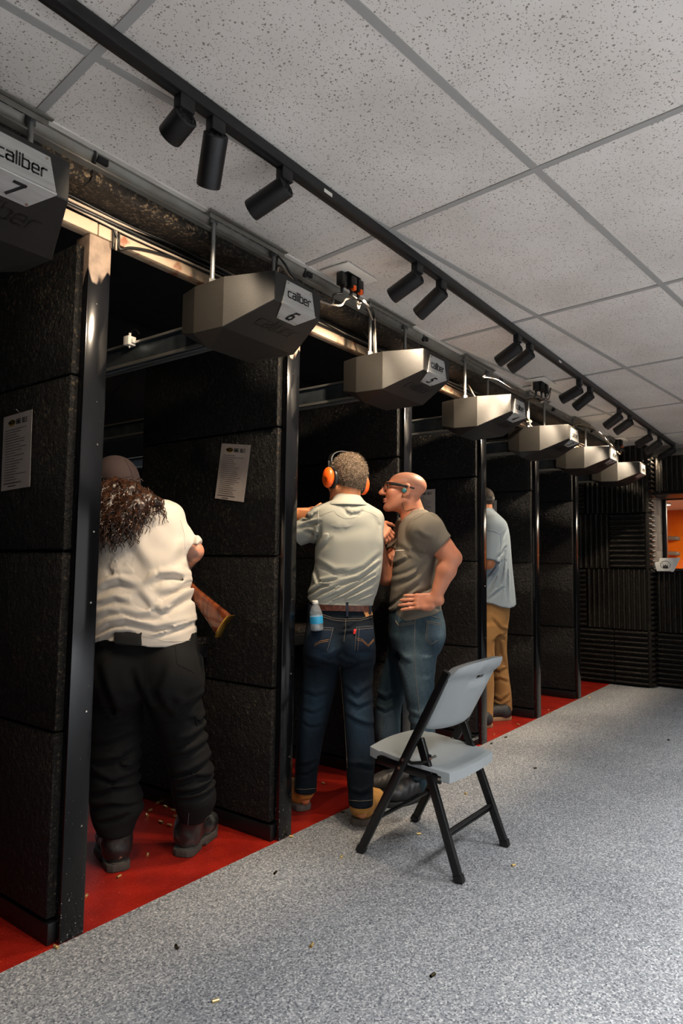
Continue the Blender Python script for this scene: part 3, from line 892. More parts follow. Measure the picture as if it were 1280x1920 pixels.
# ================================================================ TARGET CARRIERS
LETTERS = {
 'c': ([[(.8, 1), (.15, 1), (0, .85), (0, .15), (.15, 0), (.8, 0)]], .8),
 'a': ([[(.05, 1), (.65, 1), (.8, .85), (.8, 0), (.15, 0), (0, .12), (0, .43), (.15, .56), (.8, .56)]], .8),
 'l': ([[(0, 1.45), (0, 0)]], 0.0), 'i': ([[(0, 1), (0, 0)], [(0, 1.28), (0, 1.42)]], 0.0),
 'b': ([[(0, 1.45), (0, .0), (.65, 0), (.8, .15), (.8, .85), (.65, 1), (0, 1)]], .8),
 'e': ([[(.8, 0), (.15, 0), (0, .15), (0, .85), (.15, 1), (.65, 1), (.8, .85), (.8, .5), (0, .5)]], .8),
 'r': ([[(0, 0), (0, .85), (.15, 1), (.6, 1)]], .6)}
DIG = {
 '7': [[(0, 1), (.62, 1), (.2, 0)]],
 '6': [[(.6, 1), (.2, .95), (.04, .5), (0, .2), (.1, 0), (.45, 0), (.56, .2), (.52, .45), (.4, .55), (.05, .5)]],
 '5': [[(.66, 1), (.16, 1), (.1, .55), (.45, .58), (.56, .42), (.5, .1), (.36, 0), (0, 0)]],
 '4': [[(.45, 0), (.56, 1), (.0, .3), (.62, .3)]],
 '3': [[(.08, 1), (.5, 1), (.6, .85), (.55, .6), (.4, .52), (.2, .52)], [(.4, .52), (.52, .4), (.5, .12), (.36, 0), (0, 0)]],
 '2': [[(.08, .85), (.2, 1), (.5, 1), (.6, .85), (.52, .6), (0, 0), (.52, 0)]],
 '1': [[(.1, .8), (.35, 1), (.25, 0)]]}
def word_paths(word, h, slant=0.0):
    out, x = [], 0.0
    for ch in word:
        ps, w = LETTERS[ch]
        out += [[((x+px+slant*py)*h, py*h) for px, py in p] for p in ps]; x += w+.36
    W = (x-.36)*h
    return [[(px-W/2, py) for px, py in p] for p in out]

HX6 = 1.832
OUT = [(1.574, .127), (1.761, .195), (1.917, .195), (2.014, .170)]        # plan of the hood: (Y, half width)
BOT = [2.142, 2.061, 2.066, 2.092]
TOPZ = 2.247
def carrier(lane, label):
    X = HX6+(6-lane)*LANE
    t = thing('target_carrier', label, 'target carrier', (X, 1.85, TOPZ), 'target carriers hanging over the lanes')
    m = MB(); vs, fs = [], []
    for s in (-1, 1):
        for (Y, w), zb in zip(OUT, BOT): vs += [(X+s*w, Y, TOPZ), (X+s*w, Y, zb)]
    n = len(OUT)*2
    for i in range(3):
        a = 2*i; fs.append((a, a+1, a+3, a+2)); fs.append((n+a, n+a+2, n+a+3, n+a+1))
    fs.append((0, n, n+1, 1)); fs.append((n-2, n-1, 2*n-1, 2*n-2))
    for i in range(3):
        a = 2*i; fs.append((a, a+2, n+a+2, n+a))
        if i < 1: fs.append((a+1, n+a+1, n+a+3, a+3))
    # underside dips to a keel toward the back
    kz = 2.035
    vs += [(X-.10, 1.93, kz), (X+.10, 1.93, kz)]; k0, k1 = 2*n, 2*n+1
    fs += [(3, n+3, k1, k0), (3, k0, 5), (5, k0, 7), (n+3, n+5, k1), (n+5, n+7, k1), (7, k0, k1, n+7)]
    m.add(vs, fs); h = m.build('hood', MT['hood'], t, bevel=.0022, seg=1, smooth=4)
    # folded name plate on the front and the slope below it
    yf = 1.574-.004; up = unit((0, 0, 1)); sl = unit((0, OUT[1][0]-OUT[0][0], BOT[1]-BOT[0])); nrm = unit(np.cross(sl, (1, 0, 0)))
    if nrm[2] > 0: nrm = -nrm
    fz = BOT[0]+.001
    A0 = np.array((X, yf, fz)); B0 = np.array((X, 1.574, BOT[0]))+nrm*.004
    m = MB()
    m.prism([A0+(-.092, 0, 0), A0+(.092, 0, 0), A0+(.071, 0, .087), A0+(-.071, 0, .087)], (0, .003, 0))
    m.prism([B0+np.array((-.092, 0, 0))-sl*.002, B0+np.array((.092, 0, 0))-sl*.002, B0+np.array((.050, 0, 0))+sl*.068, B0+np.array((-.050, 0, 0))+sl*.068], -nrm*.003)
    m.cyl(A0+(-.092, .0015, .0), A0+(.092, .0015, .0), .0042, n=8)
    pl = m.build('name_plate', MT['plate'], t)
    m = MB(); m.strokes(word_paths('caliber', .021), .0042, A0+(0, -.0012, .028), (1, 0, 0), (0, 0, 1)); m.build('lettering', MT['print'], pl)
    m = MB(); d = [[((px-.3)*.04+.22*(py-.5)*.04, py*.04) for px, py in p] for p in DIG[str(lane)]]
    m.strokes(d, .0085, B0+sl*.052+nrm*.0012, (1, 0, 0), -sl); m.build('number', MT['print'], pl)
    m = MB()
    for dx, dz in ((-.062, .079), (.062, .079)): m.cyl(A0+(dx, 0, dz), A0+(dx, -.003, dz), .0035, n=8)
    for dx in (-.046, .046): m.cyl(B0+np.array((dx, 0, 0))+sl*.060, B0+np.array((dx, 0, 0))+sl*.060+nrm*.003, .0035, n=8)
    sc = m.build('screw', MT['screw'], pl); sc['kind'] = 'stuff'
    c = B0+sl*.135-nrm*.0034
    m = MB(); m.strokes(word_paths('caliber', .034, .12), .006, c, (1, 0, 0), -sl, t=.0008); m.build('debossed_lettering', MT['hoodtext'], h)
    # hanger rods with nuts, up to the slotted strut
    for dx in (-.165, .165):
        m = MB(); m.cyl((X+dx, 1.856, TOPZ-.03), (X+dx, 1.856, CEIL-.012), .0085, n=10)
        r = m.build('hanger_rod', MT['zinc'], t, smooth=40)
        for z0_, z1_ in ((TOPZ, TOPZ+.022), (CEIL-.035, CEIL-.006)):
            m = MB(); m.cyl((X+dx, 1.856, z0_), (X+dx, 1.856, z1_), .015, n=6); m.build('nut', MT['zinc'], r)
    m = MB(); m.box((X-.205, 1.832, CEIL-.012), (X+.205, 1.886, CEIL-.009))
    for yy in (1.832, 1.884): m.box((X-.205, yy, CEIL-.030), (X+.205, yy+.002, CEIL-.009))
    m.box((X-.215, 1.820, CEIL-.010), (X+.215, 1.834, CEIL-.006))
    st = m.build('strut_channel', MT['galv'], t)
    m = MB()
    for i in range(7):
        xx = X-.13+i*.043; m.prism([(xx+.015*math.cos(a), 1.859+.009*math.sin(a), CEIL-.0126) for a in np.linspace(0, 2*math.pi, 12, endpoint=False)], (0, 0, .0005))
    sl_ = m.build('strut_slot', MT['blackmatte'], st); sl_['kind'] = 'stuff'
    # conveyor rail running downrange
    Y0, Y1 = 1.97, 14.0
    m = MB(); m.box((X-.004, Y0, 2.094), (X+.004, Y1, 2.194)); m.box((X-.032, Y0, 2.098), (X+.032, Y1, 2.103)); m.box((X-.026, Y0, 2.188), (X+.026, Y1, 2.193))
    rl = m.build('rail', MT['rail'], t)
    m = MB()
    for sx in (-.034, .03): m.box((X+sx, Y0, 2.090), (X+sx+.004, Y1, 2.103))
    m.box((X-.028, Y0, 2.186), (X-.024, Y1, 2.196)); m.box((X-.003, Y0, 2.092), (X+.003, Y1, 2.097))
    m.build('rail_edge', MT['railedge'], rl)
    m = MB(); m.box((X-.05, 2.015, 2.10), (X+.05, 2.075, 2.17)); m.box((X-.06, 2.05, 2.13), (X+.06, 2.06, 2.15)); m.build('motor_bracket', MT['black'], t, bevel=.004)
    m = MB(); m.cyl((X, 7.5, 2.193), (X, 7.5, 2.9), .012, n=8); m.build('rail_hanger', MT['zinc'], t)
    if lane == 6:
        p = at_x(243, 640, X-.035)
        m = MB(); m.box(p+(-.02, -.018, -.02), p+(.02, .018, .02)); m.box(p+(-.006, -.03, -.012), p+(.012, .0, .006)); m.cyl(p+(0, 0, .02), p+(0, 0, .038), .006, n=8)
        m.cyl(p+(0, 0, -.03), p+(0, 0, -.02), .004, n=8)
        sw = m.build('limit_switch', MT['plastic_white'], t, bevel=.002)
        m = MB(); m.tube([p+(0, 0, .036), p+(.0, -.02, .05), p+(0, -.045, .045), p+(0, -.07, .02)], .003, 6); m.build('wire', MT['cable_black'], sw)
    return t
CAR = {7: 'grey target carrier hood numbered 7, cut by the left edge of the frame',
       6: 'grey target carrier hood numbered 6 with its aluminium name plate', 5: 'grey target carrier hood numbered 5 above the man in the polo',
       4: 'fourth target carrier hood from the near end, third fully in view', 3: 'fifth target carrier hood from the near end, with pale wires fanned out on top',
       2: 'sixth target carrier hood from the near end, mostly in shade', 1: 'farthest and smallest target carrier hood beside the end wall'}
for k in range(7, 0, -1): carrier(k, CAR[k])

# ================================================================ TRACK LIGHTING
TY = 1.405
m = MB(); t = thing('lighting_track', 'long black lighting track fixed diagonally across the white ceiling', 'light track', (3.5, TY, CEIL))
m.box((-2.4, TY-.019, CEIL-.036), (7.62, TY+.019, CEIL-.0005)); m.build('track_body', MT['black'], t, bevel=.003)
m = MB(); m.box((-2.4, TY-.006, CEIL-.0365), (7.62, TY+.006, CEIL-.034)); m.build('groove', MT['blackmatte'], t)
for px, py in ((605, 368), (1041, 681)):
    p = at_z(px, py, CEIL-.03); m = MB(); m.box((p[0]-.022, TY-.0205, CEIL-.031), (p[0]+.022, TY-.019, CEIL-.019)); m.build('rating_label', MT['plastic_white'], t)
ORD = ['first', 'second', 'third', 'fourth', 'fifth', 'sixth', 'seventh', 'eighth', 'ninth', 'tenth', 'eleventh', 'twelfth', 'thirteenth', 'fourteenth']
HEADS = [((345, 222), (313, 262), .118, 6), ((404, 258), (387, 352), 0, 5), ((533, 352), (465, 392), 0, 9), ((782, 520), (728, 555), 0, 17), ((827, 548), (778, 590), 0, 17),
         ((970, 651), (929, 678), 0, 24), ((993, 663), (952, 692), 0, 28), ((1086, 730), (1048, 749), 0, 15), ((1106, 741), (1074, 764), 0, 15), ((1161, 780), (1131, 800), 0, 22),
         ((1181, 791), (1150, 810), 0, 22), ((1218, 820), (1190, 834), 0, 19), ((1236, 830), (1208, 848), 0, 14), ((1262, 843), (1234, 858), 0, 3)]
SPOT_K = 2.0
def spot_head(pa, pb, L, watts, label):
    A = at_y(*pa, TY); d = ray(*pb); d = d/np.linalg.norm(d); w = CAMP-A; b = w @ d
    dmin = math.sqrt(max(0, w @ w-b*b)); L_ = dmin*(1.10 if L else 1.04)
    e = CAMP+d*(-b+math.sqrt(max(0, L_*L_-dmin*dmin))); ax = unit(e-A) if L else unit(unit(e-A)+np.array((.03, 0, -.06))); L_ = L_ if L else max(L_, .145)
    t = thing('track_spotlight', label, 'spotlight', (A[0], TY, CEIL-.036), 'black cylinder spotlights on the track')
    cx, cz = A[0], CEIL-.036
    m = MB(); m.box((cx-.026, TY-.016, cz-.040), (cx+.026, TY+.016, cz+.004)); m.build('adapter', MT['black'], t, bevel=.005)
    body0 = A-ax*.012; body1 = A+ax*(L_-.012)
    top = np.array((cx, TY, cz-.038))
    m = MB(); m.cyl(top, A+ax*.03+(0, 0, .01), .0095, n=10); m.build('stem', MT['black'], t, smooth=40)
    R = .0355
    m = MB(); m.lathe(body0, ax, [(R*.8, 0.004), (R*.86, 0), (R, .004), (R, L_-.004), (R*.97, L_), (R*.86, L_), (R*.84, L_-.02), (.002, L_-.02)], n=28)
    bd = m.build('lamp_body', MT['black'], t, smooth=35)
    m = MB()
    for i in range(8):
        a = 2*math.pi*i/8; u = unit(np.cross(ax, (0, 0, 1))); v = np.cross(ax, u); c = body0+(u*math.cos(a)+v*math.sin(a))*R*.62
        m.cyl(c-ax*.002, c+ax*.005, .0045, n=6)
    m.build('heat_sink_fin', MT['blackmatte'], bd)
    m = MB(); m.cyl(body0+ax*(L_-.019), body0+ax*(L_-.017), R*.8, n=20); m.build('lens', MT['lens'], t)
    l = bpy.data.lights.new('spot_beam', 'SPOT'); l.energy = watts*SPOT_K; l.spot_size = math.radians(106); l.spot_blend = 0.35
    l.color = (1.0, 0.80, 0.58); l.shadow_soft_size = .02
    lo = bpy.data.objects.new('spot_beam', l); lo.location = tuple(float(v) for v in (body0+ax*(L_+.004)-np.array(t.location)))
    lo.rotation_mode = 'QUATERNION'; lo.rotation_quaternion = Vector(unit(ax+np.array((0, 0, -.36)))).to_track_quat('-Z', 'Y'); link(lo, t)
for i, (a, b, L, w) in enumerate(HEADS):
    spot_head(a, b, L, w, ('short black track spotlight, nearest of the row' if i == 0 else ORD[i]+' black track spotlight counted from the near end'+(', hanging almost straight down' if i == 1 else '')))

# ================================================================ RULES SHEETS
def sheet(label, X, Y, z, tilt, w=.165, h=.285, seed=1):
    """printed page in a clear sleeve pinned to the -X face of a divider; (Y,z) its centre"""
    t = thing('rules_sheet', label, 'notice', (X, Y, z), 'printed range rules on the dividers')
    ct, st_ = math.cos(tilt), math.sin(tilt)
    U = np.array((0, -ct, st_)); V = np.array((0, st_, ct)); N = np.array((-1.0, 0, 0)); O = np.array((X, Y, z))
    def pt(u, v, n=0): return O+U*u+V*v+N*n
    m = MB(); m.prism([pt(-w/2, -h/2), pt(w/2, -h/2), pt(w/2, h/2), pt(-w/2, h/2)], N*.0012); m.build('page', MT['paper'], t)
    m = MB(); m.prism([pt(-w/2-.006, -h/2-.004, .0024), pt(w/2+.01, -h/2-.004, .0024), pt(w/2+.01, h/2+.012, .0024), pt(-w/2-.006, h/2+.012, .0024)], N*.0004); m.build('clear_sleeve', MT['sleeve'], t)
    r = random.Random(seed); O2 = pt(0, 0, .0013)
    m = MB(); m.prism([pt(-.038+.024*math.cos(a), h/2-.030+.0125*math.sin(a), .0013) for a in np.linspace(0, 2*math.pi, 20, endpoint=False)], N*.0003); m.build('gold_emblem', MT['gold'], t)
    m = MB()
    for pl in ([(-.060, -.027), (-.046, -.026), (-.034, -.022), (-.018, -.028)], [(-.056, -.031), (-.040, -.033), (-.022, -.032)]):
        m.strokes([[(u, h/2+v) for u, v in pl]], .005, O2+N*.0004, U, V)
    m.build('emblem_silhouette', MT['print'], t)
    F = {'R': [[(0, 0), (0, 1), (.5, 1), (.5, .55), (0, .5)], [(.2, .5), (.55, 0)]], 'A': [[(0, 0), (.28, 1), (.55, 0)], [(.1, .35), (.45, .35)]], 'N': [[(0, 0), (0, 1), (.5, 0), (.5, 1)]],
         'G': [[(.5, 1), (0, 1), (0, 0), (.5, 0), (.5, .5), (.3, .5)]], 'E': [[(.5, 1), (0, 1), (0, 0), (.5, 0)], [(0, .5), (.4, .5)]], 'U': [[(0, 1), (0, 0), (.5, 0), (.5, 1)]], 'L': [[(0, 1), (0, 0), (.5, 0)]], 'S': [[(.5, 1), (0, 1), (0, .5), (.5, .5), (.5, 0), (0, 0)]], ' ': []}
    m = MB(); x = -.008
    for ch in 'RANGE RULES':
        m.strokes([[(x+px*.009, h/2-.038+py*.017) for px, py in p] for p in F[ch]], .0021, O2, U, V); x += .0072
    m.build('heading', MT['print'], t)
    m = MB(); v = h/2-.056
    for i in range(20):
        L = r.uniform(.45, .98)*w*.74; u = -w/2+.022
        m.strokes([[(u-.006, v), (u-.0045, v)]], .0016, O2, U, V)
        while u < -w/2+.022+L:
            d = r.uniform(.005, .015); m.strokes([[(u, v), (u+d, v)]], .0021, O2, U, V); u += d+.003
        v -= .0098
    for L, off in ((.115, 0), (.04, .03)):
        u = -w/2+.018+off; e = u+L; v -= .002
        while u < e:
            d = r.uniform(.006, .014); m.strokes([[(u, v), (u+d, v)]], .0034, O2, U, V); u += d+.0026
        v -= .009
    tx = m.build('text_lines', MT['print'], t); tx['kind'] = 'stuff'
    m = MB(); m.cyl(pt(.01, h/2+.004, .002), pt(.013, h/2+.012, .014), .0012, n=6); m.build('pin', MT['screw'], t)
sheet('tilted rules sheet in a clear sleeve, right of the long-haired person', PX0+LANE-.0345, 2.366, 1.657, -.14, .20, .272, 1)
sheet('printed rules sheet at the left edge of the frame, on the nearest divider', PX0-.0345, 2.408, 1.615, .03, .20, .278, 2)
sheet('printed rules sheet on the divider partly hidden by the bald man\'s head', PX0+3*LANE-.0345, 2.505, 1.643, .0, .20, .275, 3)
sheet('small bright corner of a rules sheet behind the far man\'s collar', PX0+4*LANE-.0345, 2.478, 1.65, .0, .19, .27, 4)

# ================================================================ CEILING OUTLETS, PLUGS, CABLES
def curve_tube(name, pts, r, m, parent=None, n=8, sub=6):
    P = [np.array(p, float) for p in pts]; out = []
    for i in range(len(P)-1):
        p0, p1, p2, p3 = P[max(0, i-1)], P[i], P[i+1], P[min(len(P)-1, i+2)]
        for k in range(sub):
            s = k/sub
            out.append(.5*((2*p1)+(-p0+p2)*s+(2*p0-5*p1+4*p2-p3)*s*s+(-p0+3*p1-3*p2+p3)*s**3))
    out.append(P[-1]); b = MB(); b.tube(out, r, n); return b.build(name, m, parent, smooth=60)
def outlet(label, px, py, plugs, w=.075, l=.115, col='plastic_white'):
    p = at_z(px, py, CEIL); t = thing('ceiling_outlet', label, 'outlet', p)
    m = MB(); m.box(p+(-l, -w, -.008), p+(l, w, 0)); m.build('cover_plate', MT[col], t, bevel=.003)
    m = MB(); m.box(p+(-.05, -.03, -.012), p+(.05, .03, -.008)); m.build('receptacle', MT['plastic_black'], t, bevel=.002)
    res = []
    for i, (dx, dy, or_, lab) in enumerate(plugs):
        q = p+np.array((dx, dy, -.013)); g = thing('plug', lab, 'plug', q, 'plugs in the ceiling outlets')
        m = MB(); m.box(q+(-.021, -.017, -.058), q+(.021, .017, 0)); m.build('plug_body', MT['plastic_black'], g, bevel=.004)
        m = MB(); m.box(q+(-.009, -.021, -.066), q+(.009, -.002, -.044)); m.build('latch', MT['orange' if or_ else 'plastic_black'], g, bevel=.002)
        m = MB(); m.cyl(q+(0, 0, -.058), q+(0, 0, -.095), .009, .005, 10); m.build('strain_relief', MT['plastic_black'], g, smooth=40)
        res.append(q+np.array((0, 0, -.093)))
    return p, res
p, q5 = outlet('white ceiling outlet with three black plugs above the number 5 hood', 655, 515, [(-.055, .0, False, 'leftmost black plug in the ceiling outlet above hood five'), (.0, -.012, True, 'middle black plug with orange latch in the near ceiling outlet'), (.055, -.01, True, 'right black plug with orange latch in the near ceiling outlet')])
p3_, q3 = outlet('ceiling outlet crowded with black plugs above the fourth hood', 1012, 716, [(-.05, .01, False, 'leftmost black plug in the middle ceiling outlet'), (0, -.01, False, 'middle black plug in the middle ceiling outlet'), (.05, -.02, False, 'right black plug in the middle ceiling outlet')])
p1_, q1 = outlet('farthest ceiling outlet above the last hoods', 1160, 824, [(-.04, .01, False, 'left black plug in the farthest ceiling outlet'), (.03, -.01, True, 'right plug with orange latch in the farthest ceiling outlet')])
def cable(label, pts, r, m, group='cables between the outlets and the hoods'):
    o = curve_tube('cable', pts, r, MT[m]); return tag(o, label, 'cable', group)
hp = lambda lane, dx, dy, dz=0: np.array((HX6+(6-lane)*LANE+dx, 1.86+dy, TOPZ+dz))
HXr = lambda lane, dx: np.array((HX6+(6-lane)*LANE+dx, 1.846, 0))
cable('black cord drooping from the first plug to the hood six rod', [q5[0], q5[0]+(-.05, .01, -.02), at_d(620, 568, 2.72), at_d(560, 530, 2.6), at_d(530, 490, 2.55), (2.002, 1.84, 2.47), (2.0, 1.842, 2.30), (1.98, 1.86, 2.252)], .0045, 'cable_black')
cable('white cord drooping from the second plug to the hood six rod', [q5[1], q5[1]+(-.03, .01, -.02), at_d(635, 573, 2.78), at_d(590, 560, 2.7), at_d(545, 520, 2.6), (2.006, 1.835, 2.44), (2.004, 1.838, 2.32), (1.96, 1.85, 2.252)], .0045, 'cable_white')
cable('white cord looping down from the third plug in the near outlet', [q5[2], q5[2]+(0, 0, -.03), at_d(668, 560, 2.86), at_d(671, 578, 2.87), at_d(676, 568, 2.88), at_d(684, 566, 2.9), (2.71, 1.845, 2.43)], .0045, 'cable_white')
cable('black cord from the second plug to the hood five rod', [q5[1]+(.005, .0, 0), at_d(657, 552, 2.82), at_d(668, 560, 2.85), at_d(686, 570, 2.88), (2.708, 1.838, 2.46), (2.712, 1.84, 2.35), (2.735, 1.85, 2.252)], .006, 'cable_black')
cable('cream cord running down beside the left rod of hood five', [(2.725, 1.842, 2.44), (2.73, 1.842, 2.37), (2.732, 1.84, 2.30), (2.75, 1.85, 2.256), (2.80, 1.87, 2.252)], .005, 'cable_white')
cable('dark cord curling between the rods on top of hood five', [(2.78, 1.95, 2.43), (2.80, 1.92, 2.36), (2.83, 1.88, 2.285), (2.86, 1.86, 2.28), (2.83, 1.84, 2.262), (2.79, 1.85, 2.258)], .006, 'cable_black')
cable('coiled cream cord end on top of hood five', [(2.80, 1.83, 2.255), (2.82, 1.80, 2.275), (2.86, 1.81, 2.272), (2.88, 1.84, 2.29), (2.90, 1.87, 2.262)], .007, 'cable_white')
for i in range(2):
    cable('pair of cords arching over the top of the fourth hood', [(3.92+.02*i, 1.98, 2.40), (3.90+.02*i, 1.92, 2.38), (3.86+.02*i, 1.86, 2.30), (3.88+.03*i, 1.83, 2.258), (3.98, 1.82+.02*i, 2.262)], .005, 'cable_white' if i else 'cable_black')
cable('black cord strung from the middle outlet along the fascia', [q3[0], q3[0]+(-.05, .02, -.02), at_d(960, 730, 3.95), at_d(930, 712, 3.85), at_d(905, 708, 3.7), (4.06, 1.845, 2.45), (4.055, 1.85, 2.26)], .005, 'cable_black')
cable('black cord hanging straight below the middle outlet', [q3[1], q3[1]+(0, 0, -.04), at_d(1008, 748, 4.2), (4.73, 1.85, 2.43), (4.735, 1.845, 2.30), (4.75, 1.85, 2.255)], .007, 'cable_black')
cable('thin black cord looped at the right of the middle outlet', [q3[2], q3[2]+(.04, -.01, 0), at_d(1032, 728, 4.3), at_d(1026, 742, 4.28), at_d(1012, 752, 4.2), (4.74, 1.84, 2.44)], .004, 'cable_black')
for i in range(7):
    a = -1.0+i*.33; R = .07+.05*abs(math.sin(i*2.1))
    cable('pale wires fanned out on top of the fifth hood', [(4.745, 1.845, 2.36), (4.745+.01*a, 1.843, 2.31), (4.745+R*a*.6, 1.835+.01*i-.03, 2.275), (4.745+R*a*1.2, 1.83+.012*i-.04, 2.258), (4.745+R*a*1.9, 1.83+.014*i-.05, 2.252)], .005, 'cable_white', 'pale wires on the fifth hood')
cable('white cord swagged from the farthest outlet', [q1[1], q1[1]+(-.02, .01, -.04), at_d(1143, 832, 5.6), at_d(1128, 818, 5.3), at_d(1108, 800, 5.1), (5.80, 1.85, 2.44), (5.81, 1.845, 2.28)], .007, 'cable_white')
cable('black cord swagged from the farthest outlet', [q1[0], q1[0]+(-.03, .02, -.03), at_d(1125, 812, 5.4), (5.95, 1.86, 2.46), (5.82, 1.846, 2.42), (5.82, 1.85, 2.26)], .006, 'cable_black')
# bundle lying along the beam
for i in range(6):
    pts = []; r = random.Random(20+i)
    for k in range(0, 40):
        x = -1.0+k*.22
        if x > 7.5: break
        sag = .012*math.sin(x*2.2+i)+r.uniform(-.006, .006)
        pts.append((x, 2.044-.006*(i % 3)+r.uniform(-.004, .004), 2.402+.009*(i // 2)+sag*(.6 if i < 4 else 1.2)))
    cable('cable of the bundle strapped along the steel beam', pts, .0045 if i % 2 else .0055, 'cable_white' if i in (1, 4) else 'cable_black', 'cable bundle on the beam')
cable('cable hanging in a short loop at the head of the nearest post', [(1.36, 2.04, 2.405), (1.385, 2.042, 2.36), (1.39, 2.04, 2.335), (1.40, 2.038, 2.33), (1.44, 2.04, 2.352), (1.52, 2.04, 2.372), (1.66, 2.04, 2.392)], .005, 'cable_black')
for i in range(3):
    x = 1.368+i*.012
    tag(curve_tube('cable_tie', [(x, 2.047, 2.42), (x, 2.043, 2.38), (x+.002, 2.044, 2.335), (x+.006, 2.05, 2.325)], .0035, MT['cable_white' if i == 1 else 'cable_black']), 'cable ties wrapped around the beam at the nearest post', 'cable tie', 'cable ties at the nearest post')

# ================================================================ WINDOW SIGN AND LOBBY FITTINGS
p = at_x(1250, 1070, XR-.02)
t = thing('crown_sign', 'pale grey angular sign with a crown in a ring, on the window sill', 'sign', (XR-.02, p[1], 1.212))
X = XR-.06
pts = [at_x(x, y, X) for x, y in ((1226, 1054), (1235, 1053.5), (1236, 1046.5), (1275.5, 1045.5), (1262, 1072), (1257, 1072), (1257, 1071), (1234, 1071), (1231, 1071))]
m = MB(); m.prism(pts, (.012, 0, 0)); m.build('panel', MT['signgrey'], t, bevel=.001)
c = at_x(1247, 1059, X-.001); s = (at_x(1257, 1059, X)-at_x(1237, 1059, X))/20.0; u = np.array((0, s[1], 0)); v = np.array((0, 0, abs(s[1])))
m = MB(); m.strokes([[(9.3*math.cos(a), 7.6*math.sin(a)) for a in np.linspace(0, 2*math.pi, 33)]], .8, c, u, v, t=.0006)
m.strokes([[(-5.5, 2.2), (-3.8, 0)], [(5.5, 2.2), (3.8, 0)]], .6, c, u, v, t=.0006)
m.strokes([[(-4, -5.8), (4, -5.8)], [(-4, -4.6), (4, -4.6)], [(-3.9, -5), (-4, -1.6), (-2, -4), (0, -.2), (2, -4), (4, -1.6), (3.9, -5)], [(-2.4, -4.4), (0, -1.6), (2.4, -4.4)]], 1.3, c, u, v, t=.0006)
m.build('crown_emblem', MT['print'], t)
for y, lab in ((1008.5, 'upper grey bar on the orange lobby wall'), (1037, 'lower grey bar on the orange lobby wall')):
    a, b = at_x(1244, y, 10.9), at_x(1272.5, y+1.2, 10.9)
    t = thing('wall_bar', lab, 'handle', (11.0, a[1], a[2]), 'grey bars on the orange wall')
    m = MB(); m.bar(a, b, .05, .06); m.build('bar', MT['galv'], t, bevel=.02)
    m = MB()
    for q in (a*.85+b*.15, a*.15+b*.85): m.box(q+(.02, -.03, -.02), (11.0, q[1]+.03, q[2]+.02))
    m.build('bracket', MT['galv'], t)
p = at_z(1247, 943, 2.27)
p = at_z(1249, 944, 2.088)
t = thing('lobby_downlight', 'small glowing downlight in the white lobby ceiling', 'downlight', p)
m = MB(); m.cyl(p+(0, 0, -.02), p+(0, 0, .0), .06, n=20); m.build('ring', MT['plastic_white'], t, smooth=40)
m = MB(); m.cyl(p+(0, 0, -.024), p+(0, 0, -.02), .045, n=20); m.build('diffuser', MT['lobbylamp'], t)

# ================================================================ FOLDING CHAIR
CX, CY = 2.683, 1.472
t = thing('folding_chair', 'grey plastic folding chair with black tube legs on the carpet', 'chair', (CX, CY, 0))
HW = .222
def tubep(pts, w=.024, h=.036, name='leg', up=(1, 0, 0)):
    b = MB()
    for p_, q_ in zip(pts[:-1], pts[1:]): b.bar(p_, q_, h, w, up=up)
    return b.build(name, MT['chairblack'], t, bevel=.006, seg=3)
footF, footR = CY+.232, CY-.224
for s in (-1, 1):
    xo, xi = CX+s*HW, CX+s*(HW-.026)
    topF = np.array((CX+s*(HW-.004), CY-.175, .800)); fF = np.array((xo+s*.004, footF, .012))
    tubep([fF, topF], name='front_leg')
    m = MB(); m.bar(np.array((xo+s*.004, footF+.006, .0)), np.array((xo+s*.004, footF-.010, .030)), .04, .028, up=(1, 0, 0)); m.build('foot_cap', MT['plastic_black'], t, bevel=.004)
    ptop = fF+(topF-fF)*((.505-.012)/(.800-.012)); rt = np.array((xi, ptop[1]-.012, .512)); fR = np.array((xi+s*.022, footR, .012))
    tubep([fR, rt], name='rear_leg')
    m = MB(); m.bar(np.array((xi+s*.022, footR-.004, 0)), np.array((xi+s*.022, footR+.004, .030)), .04, .028, up=(1, 0, 0)); m.build('foot_cap', MT['plastic_black'], t, bevel=.004)
    xs = CX+s*(HW-.012)
    m = MB(); m.bar((xs-s*.004, CY+.165, .394), (xs-s*.004, CY-.140, .366), .016, .032); m.build('seat_rail', MT['chairblack'], t, bevel=.003)
    k1 = fF+(topF-fF)*((.425-.012)/.788)
    b = MB(); b.tube([k1+(0, -.005, 0), k1+(0, -.03, -.012), k1+(0, -.075, -.002), (xi+s*.006, k1[1]-.1, .432), (xi+s*.006, k1[1]-.105, .455)], .007, 8); b.build('lock_link', MT['chairblack'], t, smooth=60)
    m = MB()
    for q in (k1+(0, 0, .0), k1+(0, .018, -.035), np.array((xi, k1[1]-.115, .445)), np.array((xi, CY-.135, .372))):
        m.cyl(q-(.022, 0, 0), q+(.022, 0, 0), .006, n=10)
    m.build('rivet', MT['screw'], t, smooth=40)['kind'] = 'stuff'
def on_leg(f, tp, z): return f+(tp-f)*((z-f[2])/(tp[2]-f[2]))
fl_, fr_ = [np.array((CX+s*(HW+.004), footF, .012)) for s in (-1, 1)]; tl_, tr_ = [np.array((CX+s*(HW-.004), CY-.175, .8)) for s in (-1, 1)]
for dz in (.0,):
    m = MB(); m.cyl(on_leg(fl_, tl_, .155), on_leg(fr_, tr_, .155), .009, n=10); m.build('front_rung', MT['chairblack'], t, smooth=40)
m = MB(); z = .165
m.cyl((CX-HW+.018, footR+.062, z), (CX+HW-.018, footR+.062, z), .009, n=10); m.cyl((CX-HW+.018, footR+.067, z-.02), (CX+HW-.018, footR+.067, z-.02), .007, n=10); m.build('rear_rung', MT['chairblack'], t, smooth=40)
